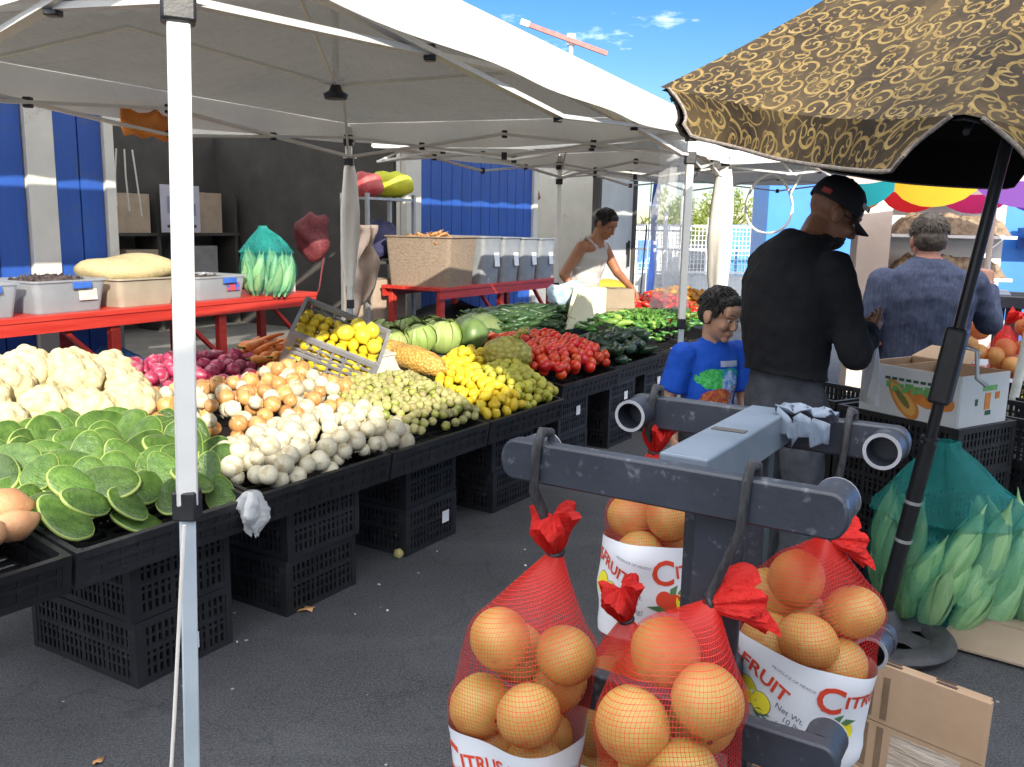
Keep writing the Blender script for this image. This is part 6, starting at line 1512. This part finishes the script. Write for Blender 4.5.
q = MB(); G = [[V((.25*(g_-.5)*(.55+.55*math.sin(min(1.0, f*1.6)*1.57))+.03*math.sin(f*9+g_*3)-.06*f, .035*math.sin(g_*13+f*2)+.015*math.sin(f*17+g_*4), -.60*f*(1+.10*math.sin(g_*6)))) for g_ in [j/20 for j in range(21)]] for f in [i/18 for i in range(19)]]; q.grid(G)
o = q.build('beige_cloth', M('beige cloth', (.52, .38, .29), (.62, .48, .38), 6, .85, .4), None, 60, loc=MK(4.98, 4.36, 1.56), rotz=RZ-.2); o.modifiers.new('s', 'SOLIDIFY').thickness = .006; tag(o, 'beige cloth hanging beside the cloth wound tent leg', 'cloth')
bk = thing('bucket', 'pale grey bucket under the end of the red table', 'bucket', MK(6.95, 6.55), 0)
q = MB(); q.lathe([(.13, 0), (.16, .36), (.168, .36), (.168, .38), (.15, .38), (.12, .02)], 24); q.build('bucket_body', M('pale bucket', (.30, .34, .36), (.36, .40, .42), 6, .5), bk, 40)
q = MB(); q.tube([V((.165*math.cos(a), .165*math.sin(a)*.3-.05, .36+.10*math.sin(a))) for a in [k*math.pi/10 for k in range(11)]], .005, 6); q.build('handle', STEEL, bk, 60)
lump('blue_tarp', 'crumpled blue tarp on the ground behind the cauliflowers', 'tarp', MK(4.75, 7.05, .10), (.42, .22, .34), M('blue tarp', (.04, .18, .52), (.10, .30, .66), 7, .45, .7, 20), .3, 7)
lump('black_tarp', 'black tarp heap under the far red table', 'tarp', MK(9.6, 6.9, .12), (.7, .35, .42), M('black tarp', (.01, .011, .014), (.02, .021, .026), 7, .5, .7), .2, 5)
# second opening
pf = thing('framed_picture', 'small framed picture hung by the second opening', 'picture', MK(13.95, 9.3, 1.30), RZ)
q = MB(); q.box((0, 0, .22), (.40, .03, .44)); q.build('frame', BLACKP, pf, 0); q = MB(); q.box((0, -.018, .22), (.32, .006, .36)); q.box((.02, -.022, .2), (.08, .004, .2), None, 1); q.build('picture_face', [LABELW, INK], pf, 0)
boxy('stored_box', 'white carton leaning in the second opening', 'box', 13.0, 9.2, 1.15, (.5, .3, .5), CW, .3); boxy('stored_box', 'long white panel standing behind the framed picture', 'box', 13.5, 9.4, 1.2, (1.6, .06, .45), CW, .1)
lump('red_bag', 'red and pink bundle high in the second opening', 'bag', MK(14.1, 8.6, 2.1), (.25, .2, .22), M('red bundle', (.4, .03, .04), (.62, .4, .4), 10, .6), .25)
ct = thing('stall_counter', 'dark counter filling the lower half of the second opening', 'counter', MK(13.6, 8.6), RZ)
q = MB(); q.box((0, 0, .5), (2.1, .6, 1.0)); q.build('counter_body', SHG, ct, 0); q = MB(); q.box((0, 0, 1.02), (2.2, .7, .04)); q.build('counter_top', CW, ct, 0)
heap('dried_chiles', 'dark dried chiles heaped on the counter behind the far totes', 'dried chiles', MK(13.3, 8.55, 1.04), RZ, 1.2, .5, .22, DCH, .06, 12, 'stuff')
# leaning broom handles by the door
q = MB(); q.tube([V((0, 0, 0)), V((.10, .16, 1.6))], .016, 8); q.box((0, 0, .05), (.28, .06, .10)); tag(q.build('broom', BLACKP, None, 40, loc=MK(15.9, 7.1)), 'dark broom leaning beside the grey white door', 'broom')
# blue feather flag
bn = thing('feather_flag', 'tall narrow blue flag with white marks at the hall corner', 'flag', MK(16.25, 7.15), RZ)
q = MB(); q.tube([V((0, 0, 0)), V((.10, 0, 2.7))], .015, 8); q.build('flag_pole', LEGG, bn, 60)
q = MB(); G = [[V((.11+.09*(z/2.6)+x_, .02*math.sin(z*4+x_*6), z)) for x_ in (0, .1, .2, .30)] for z in [.25+.12*i for i in range(20)]]; q.grid(G); o = q.build('flag_cloth', M('navy flag', (.02, .06, .26), (.03, .08, .32), 4, .7), bn, 60); o.modifiers.new('s', 'SOLIDIFY').thickness = .004
q = MB(); rg = random.Random(8)
for k in range(9): q.box((.31+.08*(1.1+k*.14)/2.6-.02, -.03, 1.12+k*.14), (rg.uniform(.10, .16), .006, .07)); 
q.build('flag_lettering', LABELW, bn, 0)

# ------------------------------------------------------------------ beyond the hall: fence, gate, trees
FW = M('white fence paint', (.68, .69, .68), (.76, .77, .76), 4, .5)
fn = thing('white_fence', 'white mesh fence with blue posts beyond the end of the hall', 'fence', (1.9, 19.2, 0), R(8))
for k in range(6):
    q = MB(); q.box((k*1.3, 0, .95), (.07, .07, 1.9)); q.build('post', FW if k % 2 else BRIGHTBLUE, fn, 0)
q = MB()
for z in (.1, .62, 1.1, 1.6): q.box((3.25, -.002, z), (6.5, .03, .05))
for k in range(80): q.box((k*.082, .012, .86), (.014, .012, 1.5))
for z in [.2+.1*i for i in range(14)]: q.box((3.25, .02, z), (6.5, .008, .010))
q.build('mesh_panel', FW, fn, 0)
q = MB(); q.box((3.25, .08, .32), (6.5, .03, .5)); q.build('low_panel', FW, fn, 0)
gt = thing('blue_gate', 'blue gate panel standing behind the white fence', 'gate', (5.4, 21.5, 0), R(4)); q = MB(); q.box((0, 0, 1.0), (1.6, .08, 1.3)); q.build('gate_panel', M('teal blue gate', (.03, .20, .42), (.05, .26, .5), 5, .5), gt, 0)
for x in (-.85, .85):
    q = MB(); q.box((x, 0, .9), (.09, .1, 1.8)); q.build('post', FW, gt, 0)
wh = thing('white_shed', 'low white shed with blue door beyond the fence', 'shed', (3.2, 24, 0), R(6)); q = MB(); q.box((0, 0, .75), (2.2, 1.6, 1.5)); q.build('wall', FW, wh, 0); q = MB(); q.box((.1, -.81, .62), (.5, .04, 1.2)); q.build('door', BRIGHTBLUE, wh, 0); q = MB(); q.box((0, 0, 1.53), (2.4, 1.8, .08)); q.build('roof', FW, wh, 0)
# post with yellow lamp look
q = MB(); q.tube([V((0, 0, 0)), V((0, 0, 2.9))], .05, 10); q.box((0, 0, 2.92), (.2, .2, .06)); tag(q.build('white_post', FW, None, 40, loc=(4.1, 22.5, 0)), 'tall white post between the trees and the fence', 'post')
TL = M('yellow green leaves', (.14, .19, .03), (.26, .30, .06), 3, .6, vary=.3, trans=(.3, (.4, .5, .08))); BARK = M('bark', (.10, .07, .05), (.17, .13, .09), 8, .9, .5)
def tree(label, p, h, w_, seed):
    rg = random.Random(seed); tr = thing('tree', label, 'tree', p, rg.uniform(0, 6), 'trees beyond the fence')
    q = MB(); q.tube([V((0, 0, 0)), V((.05, 0, h*.3)), V((.02, .05, h*.55))], [.14, .11, .06], 8)
    for k in range(5): a = k*1.26; q.tube([V((.03, 0, h*.32)), V((w_*.3*math.cos(a), w_*.3*math.sin(a), h*.62))], [.06, .02], 6)
    q.build('trunk', BARK, tr, 60)
    q = MB()
    for k in range(26):
        a = rg.uniform(0, 6.28); r = w_*.5*math.sqrt(rg.random()); z = h*(.38+.55*rg.random()*(1-(r/(w_*.5))**2*.6)); c = V((r*math.cos(a), r*math.sin(a), z)); cr_ = rg.uniform(.25, .5)*w_*.28
        for i in range(70):
            d = V((rg.gauss(0, 1), rg.gauss(0, 1), rg.gauss(0, .8))).normalized(); pp = c+d*cr_*rg.uniform(.5, 1.1); e = d.orthogonal().normalized(); f_ = d.cross(e); an = rg.uniform(0, 6.28); e2 = e*math.cos(an)+f_*math.sin(an); s_ = rg.uniform(.08, .16)
            q.poly([pp, pp+e2*s_+d*s_*.3, pp+e2*s_*1.8, pp+e2*s_-d*s_*.3+e*s_*.4])
    q.build('crown', TL, tr, 0)
for k, (x, y, h, w_) in enumerate(((5.2, 34, 3.1, 3.6), (8.2, 36, 3.5, 4.2), (11.6, 35, 3.3, 4.0), (14.8, 38, 3.6, 4.4))):
    tree('yellow green tree beyond the fence, %s from the hall corner' % ('first', 'second', 'third', 'fourth')[k], (x, y, 0), h, w_, k+2)
# red beam on a mast
bmst = thing('red_beam_mast', 'red beam with a white end tilted across a white mast above the tents', 'mast', (1.38, 25, 0))
q = MB(); q.tube([V((0, 0, 0)), V((0, 0, 6.35))], .06, 10); q.box((0, 0, 6.38), (.22, .2, .28)); q.build('mast', FW, bmst, 40)
q = MB(); q.bar(V((-1.12, -.14, 6.70)), V((.95, -.14, 6.02)), .10, .11); q.build('beam', M('faded red paint', (.42, .08, .07), (.52, .13, .11), 6, .5), bmst, 0)
q = MB(); q.bar(V((-1.34, -.14, 6.775)), V((-1.115, -.14, 6.70)), .14, .15); q.build('beam_end', FW, bmst, 0)

# ------------------------------------------------------------------ stalls on the right
st_ = thing('blue_stall', 'bright blue stall with white shelf back behind the grey haired man', 'stall', (3.74, 9.2, 0), R(-10))
q = MB(); q.box((4.4, .05, 1.25), (9.0, .08, 2.5)); q.build('wall', BRIGHTBLUE, st_, 0)
q = MB(); q.box((.52, -.02, 1.35), (1.12, .05, 2.1)); q.build('shelf_back', FW, st_, 0)
for z in (.75, 1.15, 1.55, 1.95):
    q = MB(); q.box((.52, -.22, z), (1.12, .40, .03)); q.build('shelf_board', FW, st_, 0)
q = MB(); q.box((2.2, -.30, 1.62), (2.0, .5, .05)); q.box((2.2, -.08, 1.50), (2.0, .04, .10)); q.build('side_shelf', BLUE, st_, 0)
q = MB(); q.box((4.9, -.03, 2.28), (3.2, .06, .28)); q.build('fascia', FW, st_, 0)
q = MB(); q.box((-.20, -.25, 1.3), (.30, .35, 2.6)); q.build('column', M('beige stucco', (.58, .50, .43), (.66, .58, .50), 3, .85, .2), st_, 0)
SB = Matrix.Translation((3.74, 9.2, 0)) @ Matrix.Rotation(R(-10), 4, 'Z')
BRG = M('brown dried goods', (.13, .085, .05), (.30, .22, .14), 22, .7, .7, 50)
for k in range(2):
    z = (1.17, 1.57)[k]; heap('dried_goods', 'brown dried goods along the %s white shelf' % ('lower', 'upper')[k], 'dried goods', SB @ V((.52, -.22, z)), R(-10), 1.05, .34, .17, BRG, .07, 14, 'stuff')
for k in range(8):
    q = MB(); q.lathe([(.05, 0), (.06, .04), (.06, .16), (.035, .20), (.035, .23)], 12); tag(q.build('jar', BRG if k % 2 else CW, None, 40, loc=SB @ V((1.5+.21*k, -.32, 1.65))), 'small jar on the blue side shelf behind the umbrella pole', 'jar', 'jars on the blue side shelf')
bc = thing('blue_container', 'bright blue container wall seen left of the man in black cap', 'container', (5.3, 15.5, 0), R(-6)); q = MB(); q.box((0, 0, 1.22), (2.3, 1.6, 2.44)); q.build('wall', BRIGHTBLUE, bc, 0, bevel=.01)
q = MB(); q.box((0, 0, 2.47), (2.4, 1.7, .06)); q.build('roof', FW, bc, 0)
# rainbow umbrella
rb = thing('rainbow_umbrella', 'rainbow beach umbrella with scalloped edge beyond the black pole', 'umbrella', (3.75, 7.2, 0))
cols = [(.02, .42, .45), (.78, .52, .03), (.20, .07, .36), (.62, .03, .16), (.66, .02, .03), (.75, .25, .05)]
q = MB(); q.tube([V((0, 0, 0)), V((0, 0, 2.38))], .022, 10); q.build('pole', LEGW, rb, 40)
PM = [M('umbrella panel', c, tuple(min(1, x*1.15) for x in c), 4, .7, .2, trans=(.45, tuple(min(1, x*1.2) for x in c))) for c in cols]; PALE = M('peach umbrella top', (.60, .42, .36), (.68, .50, .44), 4, .7, .2, trans=(.35, (.8, .6, .5)))
for k in range(14):
    a0, a1 = R(186+360/14*k), R(186+360/14*(k+1)); q = MB(); r_ = 1.25
    P = [[V((r_*f*math.cos(a0+(a1-a0)*g_), r_*f*math.sin(a0+(a1-a0)*g_), 2.36-.40*f**1.5-.03*f*math.sin(math.pi*g_))) for g_ in [j/8 for j in range(9)]] for f in [.03+.97*i/8 for i in range(9)]]
    q.grid(P); tp_ = q.build('panel', PALE, rb, 60)
    q = MB(); q.grid([[p+V((0, 0, -.17*f*(.5+.5*math.sin(math.pi*j/8)**.6))) for j, p in enumerate(P[-1])] for f in (0, .33, .66, 1)]); q.build('scallop', PM[k % 6], tp_, 60)
# distant rack with more net bags, in the sun
rk2 = rack('farther steel rack of sunlit net bags beyond the papaya carton', (2.92, 5.45, 0), R(64))
def cluster(c, n, seed):
    rg = random.Random(seed); return [V(c)+V((.055*math.cos(k*2.1+seed), .055*math.sin(k*2.1+seed), -.045*k)) for k in range(n)]
for k, (x, y, z) in enumerate(((2.56, 5.02, 1.20), (2.74, 4.98, 1.10), (2.92, 5.02, 1.22), (2.84, 5.25, .94), (3.10, 5.05, 1.12), (2.62, 5.22, .92), (3.05, 5.30, .90))):
    nm = ('first', 'second', 'third', 'fourth', 'fifth', 'sixth', 'seventh')[k]
    net_bag('sunlit red net bag on the farther rack, %s from the pole' % nm, (x, y, z), cluster((x, y, z-.14), 5, k), z-.46, heading((x, y)), .03, (z-.30, z-.44), (.4, -.2, .8), 'orange grapefruit in the %s sunlit bag of the farther rack' % nm, simple=True)
# white leaning pole by the crates
q = MB(); q.tube([V((0, 0, 0)), V((.22, .05, 1.75))], .022, 10); q.box((0, 0, .01), (.1, .1, .02)); tag(q.build('leaning_pole', M('chipped white pole', (.50, .52, .46), (.64, .66, .60), 16, .5, .1), None, 40, loc=(2.38, 4.35, 0)), 'chipped white pole leaning beyond the papaya carton', 'pole')

# ------------------------------------------------------------------ litter on the asphalt
def leafy(p, s_, rz, label, mat, seed):
    q = MB(); n = 11; P = [V((0, 0, .012))]; 
    rg = random.Random(seed)
    for k in range(n): a = 2*math.pi*k/n; r = s_*(.6+.5*rg.random()); P.append(V((r*math.cos(a), r*.6*math.sin(a), .004+.012*rg.random())))
    q._add(P, [(0, k+1, (k+1) % n+1) for k in range(n)], 0); o = q.build('fallen_leaf', mat, None, 60, loc=p, rotz=rz); o.modifiers.new('s', 'SOLIDIFY').thickness = .0015; tag(o, label, 'leaf')
LFM = M('dry leaf', (.50, .24, .09), (.62, .36, .16), 20, .7)
leafy((-.83, 3.50, 0), .045, .3, 'dry orange leaf on the asphalt beside the second crate stack', LFM, 1); leafy((-1.20, 2.42, 0), .022, 1, 'small orange leaf scrap on the asphalt at the lower left', LFM, 2)
tag(objm('tomatillo', tm[0], None, (-.53, 4.12, .021), (1, 0, 0), 1.05), 'single tomatillo fallen on the asphalt beside the third crate stack', 'tomatillo')
q = MB(); rg = random.Random(12)
for k in range(26):
    p = V((rg.uniform(-1.3, .7), rg.uniform(2.3, 5.2), .003)); a = rg.uniform(0, 3); s_ = rg.uniform(.004, .012); q.box(p, (s_*1.6, s_, .003), Matrix.Rotation(a, 3, 'Z'))
tag(q.build('paper_scraps', CLOTHW, None, 0), 'tiny pale paper and peel scraps scattered on the asphalt', 'litter', None, 'stuff')
q = MB(); q.tube([(-.22, 1.62, .38), (-.16, 1.6, .40), (-.10, 1.6, .395), (-.03, 1.62, .39)], .003, 6)
